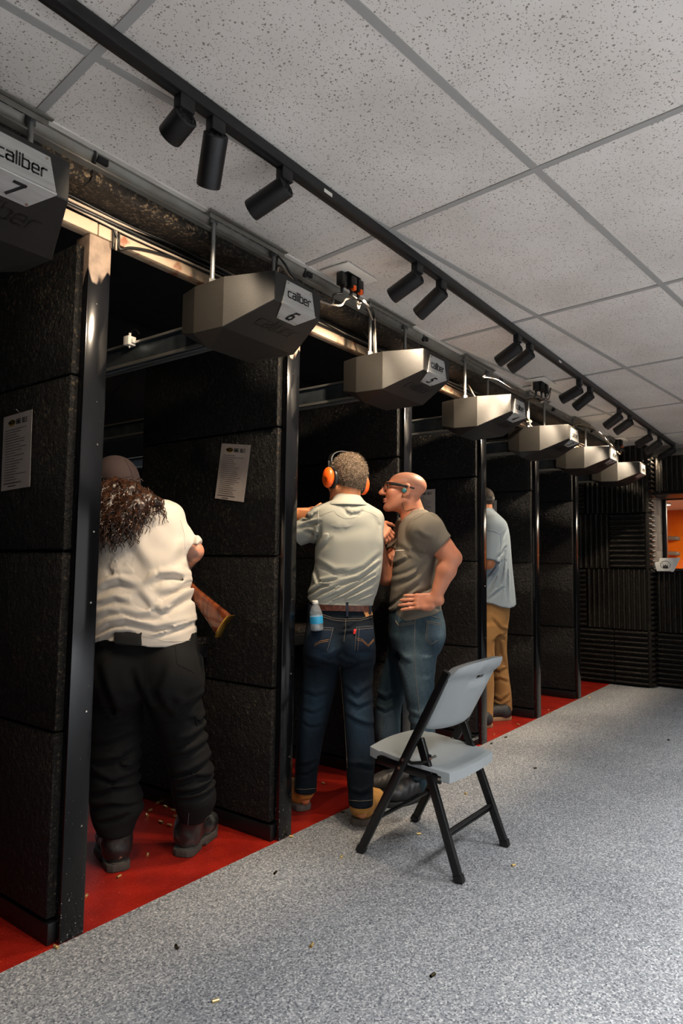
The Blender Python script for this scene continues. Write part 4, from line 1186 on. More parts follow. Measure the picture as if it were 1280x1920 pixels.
# moulded seat: dished grid with a deep rolled rim
def seat_fn(u, v):  # u,v in -1..1 (u across, v toward the front)
    x = CX+u*.222; y = CY+.015+v*.208
    z = .418+.020*v+.012*v*v*(v > 0)-.016*(1-u*u)*(1-v*v)
    e = max(abs(u), abs(v)); z += .010*max(0, (e-.62)/.38)**1.5*(1 if v < .6 else .3)
    return x, y, z
N = 22; vs = []; fs = []
def rr(u, v):
    # rounded-square mapping keeps the corners soft
    k = .16; a = u*math.sqrt(1-k*v*v); b = v*math.sqrt(1-k*u*u); return a, b
for lay in (0, 1):
    for i in range(N+1):
        for j in range(N+1):
            u, v = rr(2*i/N-1, 2*j/N-1); x, y, z = seat_fn(u, v); e = max(abs(2*i/N-1), abs(2*j/N-1))
            if lay == 0:
                if e > .999: z -= .008
            else:
                z -= (.052 if (abs(2*j/N-1) > .78 or abs(2*i/N-1) < .7) else .028) if e > .85 else .016
                if e > .999: z += .006
            vs.append((x, y, z))
M_ = (N+1)**2
for i in range(N):
    for j in range(N):
        q = (i*(N+1)+j, (i+1)*(N+1)+j, (i+1)*(N+1)+j+1, i*(N+1)+j+1); fs.append(q); fs.append(tuple(M_+k for k in q[::-1]))
ring = [i*(N+1) for i in range(N+1)]+[N*(N+1)+j for j in range(1, N+1)]+[i*(N+1)+N for i in range(N-1, -1, -1)]+[j for j in range(N-1, 0, -1)]
for k in range(len(ring)):
    a, b = ring[k], ring[(k+1) % len(ring)]; fs.append((a, a+M_, b+M_, b))
m = MB(); m.add(vs, fs); st = m.build('seat', MT['chairgrey'], t, smooth=60)
# moulded backrest, curved, with a finger slot in a recess
def back_pt(u, w, off):
    """u across -1..1, w up 0..1"""
    z = .545+w*.275; lean = (topF[1]-fF[1])/(topF[2]-fF[2])
    y = fF[1]+lean*(z-.012)+.012; W = .229-.024*(1-w)**2-.014*w**8
    bow = .055*u*u-.068
    roll = -.022*max(0, w-.86)/.14
    return np.array((CX+u*W, y+bow+off+roll*.3, z+(.018*(1-u*u) if w > .9 else 0)))
N1, N2 = 28, 20; vs = []; fs = []
rec = lambda u, w: max(0, 1-max(abs(u)/.42, 0)**8)*max(0, 1-((w-.80)/.12)**6) if abs((w-.80)/.12) < 1 and abs(u) < .42 else 0
for lay in (0, 1):
    for i in range(N1+1):
        for j in range(N2+1):
            u, w = 2*i/N1-1, j/N2
            cu = u*math.sqrt(max(.0, 1-.10*(2*w-1)**8)); cw = .5+(w-.5)*math.sqrt(1-.14*u**6)
            th = .032*(1-.55*max(abs(u), abs(2*w-1))**8) if lay else 0
            edge = max(abs(u), abs(2*w-1)) > .999
            off = (.012-(.007 if edge else 0)) if lay == 0 else (-.018+.015*rec(u, w)+(.007 if edge else 0)-.016*max(0, min(1, (w-.82)/.05)))
            vs.append(back_pt(cu, cw, off))
M_ = (N1+1)*(N2+1)
hole = set()
for i in range(N1):
    for j in range(N2):
        uc, wc = (2*(i+.5)/N1-1), (j+.5)/N2
        q = (i*(N2+1)+j, (i+1)*(N2+1)+j, (i+1)*(N2+1)+j+1, i*(N2+1)+j+1)
        if abs(uc) < .12 and .745 < wc < .80: hole.add((i, j)); continue
        fs.append(q[::-1]); fs.append(tuple(M_+k for k in q))
for (i, j) in hole:
    q = (i*(N2+1)+j, (i+1)*(N2+1)+j, (i+1)*(N2+1)+j+1, i*(N2+1)+j+1)
    for (di, dj), (a, b) in (((0, -1), (q[0], q[1])), ((1, 0), (q[1], q[2])), ((0, 1), (q[2], q[3])), ((-1, 0), (q[3], q[0]))):
        if (i+di, j+dj) not in hole: fs.append((a, b, b+M_, a+M_))
ring = [i*(N2+1) for i in range(N1+1)]+[N1*(N2+1)+j for j in range(1, N2+1)]+[i*(N2+1)+N2 for i in range(N1-1, -1, -1)]+[j for j in range(N2-1, 0, -1)]
for k in range(len(ring)):
    a, b = ring[k], ring[(k+1) % len(ring)]; fs.append((a, b, b+M_, a+M_))
m = MB(); m.add(vs, fs); m.build('backrest', MT['chairgrey'], t, smooth=50)

# ================================================================ SPENT CASINGS
m = MB(); m.lathe((0, 0, 0), (1, 0, 0), [(.0030, -.0095), (.0048, -.0095), (.0048, -.0083), (.0040, -.0078), (.0040, -.0070), (.0047, -.0064), (.0047, .0095), (.0040, .0095), (.0038, -.005), (.0005, -.005)], n=12)
proto = m.build('bullet_casing', MT['brass'], None, smooth=40)
def casing(x, y, lab, first=[True], s=1.0, dark=False):
    p = at_z(x, y, .0048*s)
    if first[0] and not dark: o = proto; first[0] = False
    else:
        o = proto.copy(); COL.objects.link(o)
    o.location = tuple(p); o.scale = (s, s, s); o.rotation_euler = (0, 0, random.uniform(0, 6.28)); tag(o, lab, 'casing', 'spent casings on the floor')
    return o
for x, y, lab in [(640, 1606, 'brass casing on the carpet left of the folding chair'), (785, 1563, 'brass casing on the carpet beneath the folding chair'), (962, 1622, 'brass casing on the carpet right of the folding chair'),
        (546, 1568, 'brass casing at the foot of the second post'), (584, 1772, 'brass casing on the near carpet, below the second post'), (404, 1876, 'brass casing at the bottom edge of the carpet'),
        (105, 1775, 'brass casing at the foot of the nearest post'), (277, 1602, 'brass casing between the long-haired person\'s boots'), (223, 1643, 'brass casing just behind the left black boot'),
        (606, 1468, 'brass casing on red paint between the tan boots'), (162, 1680, 'brass casing touching the nearest post on red paint'), (873, 1488, 'brass casing on the carpet just right of the chair seat'),
        (926, 1377, 'brass casing on red paint by the far man'), (971, 1358, 'brass casing on red paint right of the far man'), (1105, 1308, 'farthest brass casing near the end wall')]:
    casing(x, y, lab, s=1.0)
for x, y in ((325, 1519), (302, 1541), (318, 1547), (281, 1519), (276, 1528), (330, 1530), (296, 1505), (310, 1512)): casing(x, y, 'brass casing in the cluster beyond the black boots', s=1.25)
for x, y in ((1028, 1331), (1031, 1336)): casing(x, y, 'pair of casings on red paint by the fifth post')
m2 = proto.data.copy(); m2.materials.clear(); m2.materials.append(MT['darkbrass'])
for x, y, lab in ((516, 1636, 'dark shade-coloured casing on the carpet below the second post'), (331, 1775, 'dark shade-coloured casing on the near carpet at left'), (811, 1828, 'dark shade-coloured casing at the bottom middle of the carpet'), (1003, 1440, 'dark shade-coloured casing on the carpet right of the chair'), (1253, 1387, 'dark shade-coloured casing at the right edge of the carpet'), (642, 1522, 'dark shade-coloured casing beside the right tan boot'), (948, 1382, 'dark shade-coloured casing at the carpet edge by the far man'), (921, 1394, 'dark shade-coloured casing at the foot of the fourth post')):
    o = casing(x, y, lab, dark=True); o.data = m2

# ================================================================ PEOPLE
SKIN = mat('warm_skin', (206, 142, 108), 0.48, attr=True, bump=(420, .12, .002))
CLOTH = {}
def cloth(name, col, rough=.85, noise=None, bump=(700, .25, .0015), attr=False, sheen=.0):
    CLOTH[name] = mat(name, col, rough, noise=noise, bump=bump, attr=attr, sheen=sheen, spec=.25); return CLOTH[name]
def px2m(px, d): return px*d/FPX
def rowp(y, xl, xr, d, b):
    """one horizontal section measured at photograph row y: left and right edge, distance, half depth"""
    c = at_d((xl+xr)/2, y, d); return (c[2], c[0], c[1], (xr-xl)/2*d/FPX, b)

class HeadFrame:
    def __init__(s, origin, fwd, up=(0, 0, 1), scale=1.0):
        s.o = np.array(origin, float); s.f = unit(fwd); s.r = unit(np.cross(s.f, up)); s.u = np.cross(s.r, s.f); s.k = scale
        s.R = np.array([s.r, s.f, s.u])
    def p(s, x, y, z): return s.o+s.k*(s.r*x+s.f*y+s.u*z)
    def loc(s, P): return ((P-f32(s.o)) @ f32(s.R).T)/np.float32(s.k)

def head_prims(H, crown=.086, neck_to=None, neck_r=(.056, .064), jaw=1.0):
    k = H.k; R = H.R; L = []; cz_ = .036 if crown > .07 else .028
    def E(c, r, kk, op='u'): L.append((s_ell(H.p(*c), np.array(r)*k, R), kk*k, op))
    def Cc(a, b, ra, rb, kk, op='u'): L.append((s_cap(H.p(*a), H.p(*b), ra*k, rb*k), kk*k, op))
    E((0, -.016, cz_), (.074, .098, crown), .01)
    E((0, .034, -.040), (.058*jaw, .056, .074), .03)
    for s in (-1, 1):
        Cc((s*.056*jaw, -.004, -.055), (s*.022, .066, -.098), .019, .018, .022)
        E((s*.040, .060, -.022), (.025, .026, .024), .022)
        Cc((s*.010, .088, .022), (s*.046, .070, .020), .011, .010, .012)
        E((s*.031, .091, .004), (.017, .014, .011), .012, 's')
        E((s*.031, .077, .004), (.0125, .0125, .0125), .002)
        Cc((s*.020, .083, .013), (s*.043, .078, .011), .0045, .0040, .004)
        Cc((s*.022, .084, -.006), (s*.042, .078, -.005), .0040, .0035, .004)
        E((s*.013, .103, -.030), (.0100, .0115, .0085), .008)
        E((s*.080, -.012, -.006), (.012, .021, .034), .006)
        E((s*.091, -.006, -.002), (.008, .012, .020), .005, 's')
        E((s*.079, -.002, -.034), (.007, .009, .010), .008)
    E((0, .078, -.100), (.022, .018, .018), .016)
    Cc((0, .092, .012), (0, .116, -.026), .0085, .0120, .012)
    E((0, .092, -.060), (.024, .011, .0065), .006)
    E((0, .089, -.071), (.022, .012, .0075), .006)
    E((0, .102, -.0655), (.024, .012, .0016), .003, 's')
    E((0, .0, -.066), (.050*jaw, .05, .035), .03)
    if neck_to is not None:
        L.append((s_cap(H.p(0, -.030, -.052), neck_to, neck_r[0]*k, neck_r[1]*k), .022, 'u'))
    return L

def hand_prims(w, d, n, curl=(.5, .5, .5, .5), spread=.0, thumb=(.6, .5), side=1, scale=1.0, wrist_r=.026, thumb_dir=None):
    """w wrist, d toward the knuckles, n back-of-hand normal, side=+1 puts the thumb along n x d"""
    d = unit(d); n = unit(np.array(n)-d*np.dot(n, d)); t = np.cross(n, d)*side; k = scale; L = []
    w = np.array(w, float)
    L.append((s_box(w+d*.050*k, (t, d, n), (.039*k, .047*k, .014*k), .012*k), .012*k, 'u'))
    L.append((s_cap(w-d*.02, w+d*.02*k, wrist_r*k, .024*k, (n, .8)), .016*k, 'u'))
    L.append((s_cap(w+d*.02*k+t*.026*k, w+d*.055*k+t*.034*k, .016*k, .013*k), .012*k, 'u'))
    for i, (ln, off) in enumerate(((.074, .029), (.081, .010), (.075, -.010), (.059, -.028))):
        p = w+d*(.094-.004*abs(i-1))*k+t*off*k; a = 0.0; base = d+t*(.5-i*.33)*spread
        c = curl[i] if hasattr(curl, '__len__') else curl
        for j, (fr, r0, r1) in enumerate(((.44, .0092, .0085), (.31, .0085, .0078), (.25, .0078, .0066))):
            a += c*(1.0 if j else .75); u = unit(base)*math.cos(a)-n*math.sin(a)
            q = p+u*ln*fr*k; L.append((s_cap(p, q, r0*k, r1*k), .0035*k, 'u')); p = q
        L.append((s_ell(w+d*(.094-.004*abs(i-1))*k+t*off*k+n*.004*k, np.array((.0095, .0095, .0095))*k), .008*k, 'u'))
    p = w+d*.030*k+t*.034*k-n*.004*k
    td = unit(d*.62+t*.75-n*thumb[0]*.6) if thumb_dir is None else unit(thumb_dir)
    q = p+td*.040*k; L.append((s_cap(p, q, .0135*k, .0105*k), .010*k, 'u'))
    u2 = unit(td*math.cos(thumb[1])+(d*.8-n*.5)*math.sin(thumb[1])); q2 = q+u2*.032*k
    L.append((s_cap(q, q2, .0105*k, .0088*k), .004*k, 'u'))
    q3 = q2+unit(u2*math.cos(.3)-n*.3)*.024*k; L.append((s_cap(q2, q3, .0090*k, .0070*k), .004*k, 'u'))
    return L

def bbox_rows(*sets, pad=.05):
    P = np.array([p for s in sets for p in s]); return P.min(0)-pad, P.max(0)+pad

def row_pts(rows):
    out = []
    for z, x, y, a, b in rows:
        m = max(a, b); out += [(x-m, y-m, z), (x+m, y+m, z)]
    return out

def boot(name, parent, heel, toe_dir, L, W, H, mat_up, mat_sole, shaft_top=None, shaft_r=.05, sole_h=.03, res=.0045, heel_gap=True, lacing=False):
    f = unit((toe_dir[0], toe_dir[1], 0)); s = np.array((f[1], -f[0], 0)); u = np.array((0, 0, 1.0)); h = np.array((heel[0], heel[1], 0.0))
    P = lambda a, b, c: h+f*a*L+s*b*W+u*c
    pr = [(s_cap(P(.16, 0, sole_h+.035), P(.20, 0, H*.75), W*.46, W*.44), .02, 'u'),
          (s_cap(P(.20, 0, sole_h+.05), P(.62, 0, sole_h+.034), W*.44, W*.46, (u, 1.0)), .03, 'u'),
          (s_ell(P(.74, 0, sole_h+.026), (L*.25, W*.50, .044), np.array([f, s, u])), .03, 'u')]
    if shaft_top is not None: pr.append((s_cap(P(.19, 0, H*.6), shaft_top, shaft_r*.98, shaft_r), .025, 'u'))
    pr.append((s_plane(P(0, 0, sole_h-.004), (0, 0, -1)), 0, 'i'))
    pts = [P(-.1, -.8, 0), P(1.1, .8, H+.1)]+([shaft_top] if shaft_top is not None else [])
    lo, hi = bbox_rows([P(-.08, -.7, 0), P(1.08, .7, 0), P(-.08, .7, 0), P(1.08, -.7, 0), P(.2, 0, H+.05)]+([np.array(shaft_top)] if shaft_top is not None else []), pad=.04)
    dsp = lambda Q: .0022*noise3(Q, 60, 3)+.002*fold(Q, f+u*.6, .03, 5)
    o = sdf_mesh(name, pr, (lo, hi), res, mat_up, parent, dsp)
    # sole: outline extruded, with a raised heel
    out = []
    for a in np.linspace(0, 2*math.pi, 28, endpoint=False):
        x = .5-.5*math.cos(a); w = .50*math.sin(a)
        w = math.copysign(abs(w)**.62*(.50**.38), w)*(.80+.30*min(1, max(0, (x-.3)/.35))) if x < .75 else math.copysign(abs(w)**.7*(.5**.3), w)*1.08
        out.append(P(x*1.03-.02, w, 0))
    m = MB(); m.prism([p+u*(.010 if heel_gap else 0) for p in out], (0, 0, sole_h-(.010 if heel_gap else 0)))
    if heel_gap:
        hp_ = [P(x, w, 0) for x, w in ((-.018, -.22), (.03, -.40), (.12, -.44), (.33, -.42), (.33, .42), (.12, .44), (.03, .40), (-.018, .22))]
        m.prism(hp_, (0, 0, sole_h-.004)); m.prism([P(x, w, 0) for x, w in ((.42, -.46), (.75, -.54), (.95, -.3), (.95, .3), (.75, .54), (.42, .46))], (0, 0, .02))
    m.build('sole', mat_sole, o, bevel=.003)
    return o

def curls(name, bvh_o, n, mat_, parent, length=(.05, .12), rad=(.006, .011), tube_r=.0013, sel=None, seed=3, down=.9):
    V, Q = o_verts[bvh_o.name]; r = np.random.RandomState(seed); m = MB()
    fn = np.cross(V[Q[:, 2]]-V[Q[:, 0]], V[Q[:, 3]]-V[Q[:, 1]]); fn /= np.linalg.norm(fn, axis=1)[:, None]+1e-9; c = V[Q].mean(1)
    idx = np.arange(len(Q)) if sel is None else np.where(sel(c))[0]
    for i in r.choice(idx, n):
        p = c[i]-fn[i]*.004; g = np.array((0, 0, -1.0))*down+fn[i]*.38+r.normal(size=3)*.3; g = unit(g); L = r.uniform(*length); R = r.uniform(*rad); tu = r.uniform(9, 15)*L/.1*6.28/6.28
        a = unit(np.cross(g, (1, .3, .2))); b = np.cross(g, a); ph = r.uniform(0, 6.28); pts = []
        K = int(9+L*180)
        for j in range(K):
            s = j/(K-1); th = ph+s*L/.016*2.6; rr_ = R*(.35+.65*min(1, s*3))
            pts.append(p+g*L*s+rr_*(math.cos(th)*a+math.sin(th)*b)+np.array((0, 0, -.02))*s*s)
        m.tube(pts, [tube_r*(1-.5*k/(K-1)) for k in range(K)], 4, 0, False)
    return m.build(name, mat_, parent, smooth=80)

def fuzz(name, o, n, mat_, parent, L=.010, w=.0012, sel=None, seed=5, lean=(0, 0, -.6)):
    V, Q = o_verts[o.name]; r = np.random.RandomState(seed)
    fn = np.cross(V[Q[:, 2]]-V[Q[:, 0]], V[Q[:, 3]]-V[Q[:, 1]]); fn /= np.linalg.norm(fn, axis=1)[:, None]+1e-9; c = V[Q].mean(1)
    idx = np.arange(len(Q)) if sel is None else np.where(sel(c))[0]
    m = MB()
    for i in r.choice(idx, n):
        p = c[i]+r.normal(size=3)*.0015; d = unit(fn[i]*.8+np.array(lean)+r.normal(size=3)*.3); s = unit(np.cross(d, r.normal(size=3)))*w; l = L*r.uniform(.6, 1.2)
        m.add([p-s-d*.002, p+s-d*.002, p+d*l], [(0, 1, 2)], int(r.randint(3)))
    return m.build(name, mat_, parent)

def skin_cols(H=None, base=(206, 142, 108), lip=(176, 98, 84), stubble=None, scalp=None, brow=(90, 66, 48), extra=None):
    b = np.array(lin(base), np.float32)
    def fn(P):
        C = np.repeat(b[None], len(P), 0)*(1+.10*noise3(P, 28, 11)+.08*noise3(P, 90, 12))[:, None]
        if H is not None:
            q = H.loc(P); x, y, z = q[:, 0], q[:, 1], q[:, 2]; ax = np.abs(x)
            def mix(mask, col):
                nonlocal C; C = C*(1-mask[:, None])+np.array(lin(col), np.float32)[None]*mask[:, None]
            sm = lambda v, a, c: np.clip((v-a)/(c-a), 0, 1)
            mix((ax < .024)*(np.abs(z+.0655) < .011)*(y > .086)*.75, lip)
            mix((ax > .016)*(ax < .048)*(y > .068)*(np.abs(z-.0245) < .006)*.8, brow)
            eye = np.sqrt((ax-.031)**2+(y-.077)**2+(z-.004)**2) < .0131
            mix((eye & (y > .078)).astype(np.float32), (225, 220, 214)); mix((eye & (y > .0855)).astype(np.float32), (60, 44, 34))
            if stubble: mix(sm(-z, .03, .06)*sm(y, -.03, .02)*(z > -.13)*.35, stubble)
            if scalp: mix(sm(z-.02+np.maximum(0, y)*-.35, -.0, .03)*(z > -.02)*.45+sm(-y, .03, .06)*sm(z, -.06, -.03)*(z < .03)*.25, scalp)
        if extra: C = extra(P, C)
        return np.clip(C, 0, 1)
    return fn

def denim_cols(base, pale, masks):
    b, p_ = np.array(lin(base), np.float32), np.array(lin(pale), np.float32)
    def fn(P):
        w = np.zeros(len(P), np.float32)
        for c, r in masks: w = np.maximum(w, np.exp(-(((P-f32(c))/f32(r))**2).sum(1)))
        w = np.clip(w*.8+.16*noise3(P, 30, 4)+.12*noise3(P*f32((1, 1, .25)), 120, 6), 0, 1)
        return b[None]*(1-w[:, None])+p_[None]*w[:, None]
    return fn
denim = cloth('blue_denim', (40, 60, 84), .9, attr=True, noise=(240, (205, 205, 205), .35, .65, 2), bump=(900, .35, .0012))
STITCH = mat('pale_stitching', (134, 122, 104), .8)
GOLDST = mat('tan_stitching', (172, 128, 78), .8)

# ------------------------------------------------ 1: long-haired person in the nearest stall
def person_long_hair():
    D = 2.86
    g = (np.array((1.723, 2.354, 0))+np.array((2.0, 2.243, 0)))/2
    t = thing('person', 'person from behind with long curly brown hair, mauve cap, cream T-shirt, black trousers', 'person', g)
    H = HeadFrame(at_d(213, 912, 2.98), FH*.92-RH*.3+np.array((0, 0, -.42)), scale=1.03)
    sh = [rowp(*r) for r in ((938, 210, 312, D, .075), (950, 190, 332, D, .115), (975, 178, 343, D, .14), (1010, 173, 347, D, .155), (1060, 172, 351, D, .17), (1100, 170, 358, D, .18), (1150, 169, 363, D, .195), (1185, 170, 365, D, .195), (1216, 173, 365, D, .192))]
    core = [(z, x, y, a-.045, b-.06) for z, x, y, a, b in sh]
    hips = [rowp(*r) for r in ((1180, 183, 363, D, .16), (1215, 178, 370, D, .165), (1245, 173, 374, D, .17), (1275, 172, 376, D, .16), (1296, 182, 368, D, .12))]
    lg = [rowp(*r) for r in ((1235, 173, 280, 2.90, .155), (1290, 170, 274, 2.90, .145), (1330, 168, 266, 2.89, .13), (1360, 168, 263, 2.88, .12), (1400, 169, 262, 2.87, .11), (1450, 171, 258, 2.86, .098), (1490, 171, 262, 2.85, .098), (1512, 173, 267, 2.84, .09), (1540, 178, 254, 2.83, .08), (1563, 188, 248, 2.82, .066))]
    rg = [rowp(*r) for r in ((1235, 268, 375, 2.90, .155), (1290, 273, 377, 2.90, .145), (1330, 282, 379, 2.91, .13), (1360, 294, 382, 2.92, .12), (1400, 308, 388, 2.93, .108), (1440, 317, 395, 2.94, .102), (1470, 323, 400, 2.95, .102), (1497, 328, 403, 2.955, .10), (1518, 333, 398, 2.96, .085), (1538, 340, 388, 2.965, .068))]
    shR, elR, haR = at_d(322, 985, 2.90), at_d(362, 1034, 2.91), at_d(322, 1090, 3.16)
    shL, elL, haL = at_d(190, 990, 2.92), at_d(166, 1050, 2.95), at_d(240, 1085, 3.20)
    nb = at_d(238, 950, 2.93)
    # body
    pr = head_prims(H, neck_to=nb)
    pr += [(s_loft(core, RH), .03, 'u'), (s_cap(shR, elR, .05, .044), .02, 'u'), (s_cap(elR, haR, .044, .028), .01, 'u'), (s_cap(shL, elL, .05, .044), .02, 'u'), (s_cap(elL, haL, .044, .028), .01, 'u')]
    for L, ank in ((lg, at_d(222, 1600, 2.80)), (rg, at_d(358, 1572, 2.965))):
        hp_ = np.array(L[1][1:3]+(L[1][0],)); kn = np.array((L[4][1], L[4][2], L[4][0]))
        pr += [(s_cap(hp_+np.array((0, 0, .1)), kn, .085, .06), .03, 'u'), (s_cap(kn, ank, .055, .026), .02, 'u')]
    pr += hand_prims(haR, FH*.5-RH*.7+np.array((0, 0, -.2)), RH*.5+np.array((0, 0, .8)), .55, side=1)
    pr += hand_prims(haL, FH*.6+RH*.6+np.array((0, 0, .1)), -RH*.3+np.array((0, 0, .9)), .55, side=-1)
    def tattoo(P, C):
        m = (np.sqrt(((P-f32(elR+(haR-elR)*.12))**2).sum(1)) < .085)*np.clip(.5+2.2*noise3(P, 70, 31), 0, 1)*.7
        return C*(1-m[:, None])+np.array(lin((52, 50, 58)), np.float32)[None]*m[:, None]
    lo, hi = bbox_rows(row_pts(sh), row_pts(hips), row_pts(lg), row_pts(rg), [H.p(0, 0, .16), H.p(0, .2, 0), elL, haL, haR, elR, (g[0]-.3, g[1]-.2, 0.0), (g[0]+.3, g[1]+.4, 0)], pad=.09)
    sdf_mesh('body', pr, (lo, hi), .0065, SKIN, t, colfn=skin_cols(H, (196, 134, 104), extra=tattoo))
    # shirt
    cream = cloth('cream_cotton_jersey', (206, 197, 186), .85, noise=(5, (196, 186, 173), .4, .7))
    zh = np.array([(172, 1209), (205, 1196), (240, 1193), (278, 1197), (305, 1204), (330, 1206), (362, 1203)], float)
    hu = [(at_d(x, y, D) @ RH, at_d(x, y, D)[2]) for x, y in zh]
    hu = np.array(hu)
    def hem(P): return (np.interp(P @ f32(RH), hu[:, 0], hu[:, 1])-P[:, 2]).astype(np.float32)
    dr = drape([([(184, 1114), (203, 1101), (224, 1095), (253, 1105)], .016, .017), ([(184, 1137), (219, 1125), (242, 1131)], .012, .010), ([(287, 1097), (300, 1084), (321, 1083), (336, 1090)], .015, .014),
        ([(284, 1144), (312, 1149), (338, 1127), (352, 1112)], .015, .015), ([(182, 1190), (211, 1172), (240, 1167), (295, 1181), (360, 1170)], .012, .012), ([(182, 1206), (219, 1188), (256, 1186)], .010, .010),
        ([(224, 998), (253, 1046), (272, 1075)], .026, .010), ([(343, 984), (346, 1036), (338, 1075)], .012, .010), ([(290, 1196), (330, 1183), (361, 1172)], .010, .009), ([(318, 1062), (336, 1030), (343, 1010)], .016, .008),
        ([(196, 1060), (215, 1082), (250, 1086)], .02, .008), ([(300, 1120), (326, 1112), (354, 1090)], .016, .009), ([(230, 1150), (262, 1158), (300, 1156)], .014, .009), ([(186, 1160), (206, 1150), (230, 1150)], .012, .008), ([(256, 1112), (272, 1130), (282, 1142)], .018, .010)], D-.16)
    def wr(P):
        return -dr(P)-.0035*noise3(P*f32((1, 1, 1.6)), 16, 44)-.0012*noise3(P, 50, 45)
    sp = [(s_loft(sh, RH, 2.3), .02, 'u'), (s_cutcap(shR+RH*-.03, at_d(361, 1030, 2.905), .072, .053), .03, 'u'), (s_cutcap(shL+RH*.03, at_d(163, 1040, 2.94), .072, .055), .03, 'u'),
          (s_cap(at_d(250, 958, 2.93), at_d(318, 968, 2.91), .05, .06), .03, 'u'), (s_cap(at_d(235, 958, 2.93), at_d(196, 972, 2.92), .05, .06), .03, 'u'), (hem, 0, 'i')]
    lo, hi = bbox_rows(row_pts(sh), [shR, elR, shL, elL], pad=.09)
    shirt = sdf_mesh('shirt', sp, (lo, hi), .005, cream, t, wr)
    bs = bvh_of(shirt); m = MB()
    seam(m, bs, [(x, y-5) for x, y in ((185, 1208), (205, 1198), (240, 1195), (278, 1199), (305, 1206), (330, 1208), (358, 1205))], .0009)
    seam(m, bs, [(338, 975), (345, 1000), (347, 1030)], .0013); seam(m, bs, [(347, 1037), (356, 1036), (366, 1028), (373, 1018)], .0011)
    m.build('hem_stitching', cream, t)
    # trousers
    black = cloth('faded_black_canvas', (12, 12, 13), .85, noise=(5, (18, 18, 18), .45, .75), bump=(800, .3, .0012))
    dt = drape([([(172, 1394), (219, 1387), (262, 1374)], .013, .012), ([(176, 1430), (225, 1423), (257, 1404)], .013, .012), ([(170, 1446), (215, 1464), (256, 1456)], .013, .013), ([(182, 1490), (215, 1476), (262, 1480)], .012, .013), ([(172, 1512), (215, 1504), (266, 1512)], .011, .012), ([(190, 1536), (222, 1530), (252, 1520)], .010, .010),
        ([(200, 1238), (214, 1290), (226, 1350)], .022, .013), ([(180, 1340), (220, 1352), (262, 1330)], .018, .010), ([(262, 1250), (272, 1290), (280, 1330)], .018, .010), ([(322, 1240), (305, 1290), (318, 1340)], .020, .010), ([(330, 1300), (352, 1322), (378, 1316)], .016, .009),
        ([(318, 1400), (357, 1390), (388, 1374)], .013, .012), ([(310, 1424), (345, 1420), (392, 1402)], .012, .012), ([(316, 1464), (353, 1456), (396, 1436)], .012, .013), ([(322, 1480), (362, 1466), (402, 1480)], .012, .014), ([(324, 1497), (366, 1492), (402, 1480)], .010, .012), ([(332, 1512), (368, 1506), (402, 1498)], .010, .010), ([(210, 1410), (236, 1440), (258, 1436)], .014, .009), ([(352, 1350), (372, 1362), (384, 1356)], .012, .009)], 2.80)
    def wt(P): return -dt(P)-.003*noise3(P, 22, 51)
    tp = [(s_loft(hips, RH, 2.4), .02, 'u'), (s_loft(lg, RH, 2.2), .035, 'u'), (s_loft(rg, RH, 2.2), .035, 'u'),
          (s_ell(at_d(225, 1270, D-.1), (.10, .10, .12)), .06, 'u'), (s_ell(at_d(320, 1270, D-.1), (.10, .10, .12)), .06, 'u')]
    lo, hi = bbox_rows(row_pts(hips), row_pts(lg), row_pts(rg), pad=.05)
    tr = sdf_mesh('trousers', tp, (lo, hi), .0055, black, t, wt)
    bt = bvh_of(tr); m = MB()
    seam(m, bt, [(275, 1212), (274, 1260), (272, 1300)], .0014); seam(m, bt, [(186, 1262), (213, 1212)], .0012); seam(m, bt, [(328, 1212), (332, 1245), (366, 1262)], .0012)
    seam(m, bt, [(176, 1365), (215, 1362), (262, 1354)], .0013); seam(m, bt, [(300, 1360), (330, 1354), (362, 1345)], .0013)
    m.build('seam', black, t)
    m = MB(); patch(m, bt, ((364, 1342), (376, 1336), (380, 1356), (368, 1362)), .006, 4); m.build('pocket_flap', black, t)
    m = MB(); patch(m, bt, ((270, 1196), (277, 1196), (277, 1210), (270, 1210)), .006, 3, .004); m.build('belt_loop', black, t)
    m = MB(); patch(m, bt, ((190, 1199), (288, 1199), (288, 1211), (188, 1211)), .005, 12); m.build('belt', MT['plastic_black'], t)
    m = MB(); patch(m, bt, ((222, 1191), (269, 1191), (269, 1211), (222, 1211)), .040, 6); m.build('belt_pouch', MT['blackmatte'], t, bevel=.004)
    # boots
    lea = mat('scuffed_black_leather', (30, 31, 31), .38, noise=(12, (84, 86, 80), .50, .75, 5), bump=(160, .25, .003))
    sol = mat('dark_rubber_sole', (66, 60, 54), .8)
    boot('boot', t, (1.715, 2.350), (.42, .91), .31, .112, .16, lea, sol, at_d(223, 1545, 2.83), .058, .032)
    boot('boot', t, (1.955, 2.262), (.95, .42), .31, .112, .16, lea, sol, at_d(362, 1520, 2.955), .058, .032)
    st_ = mat('grey_boot_stitching', (84, 84, 80), .7)
    for b_, paths in ((t.children[-2], ([(203, 1592), (213, 1584), (238, 1584), (248, 1590)], [(222, 1585), (222, 1552)], [(230, 1585), (230, 1552)], [(240, 1582), (246, 1560), (251, 1545)])), (t.children[-1], ([(340, 1562), (350, 1552), (372, 1550), (392, 1556)], [(352, 1550), (354, 1524)], [(380, 1548), (386, 1534), (396, 1526)], [(374, 1550), (382, 1556), (392, 1548), (398, 1538)]))):
        bb_ = bvh_of(b_); m = MB()
        for p_ in paths: seam(m, bb_, p_, .0014, 5, .0012, 3)
        if m.v: m.build('stitching', st_, b_)
    # hair and cap
    hair = mat('curly_brown_hair', (34, 20, 13), .36, noise=(60, (84, 50, 30), .45, .75))
    hp = [(s_ell(H.p(0, -.02, .0), (.092, .11, .09), H.R), .03, 'u')]
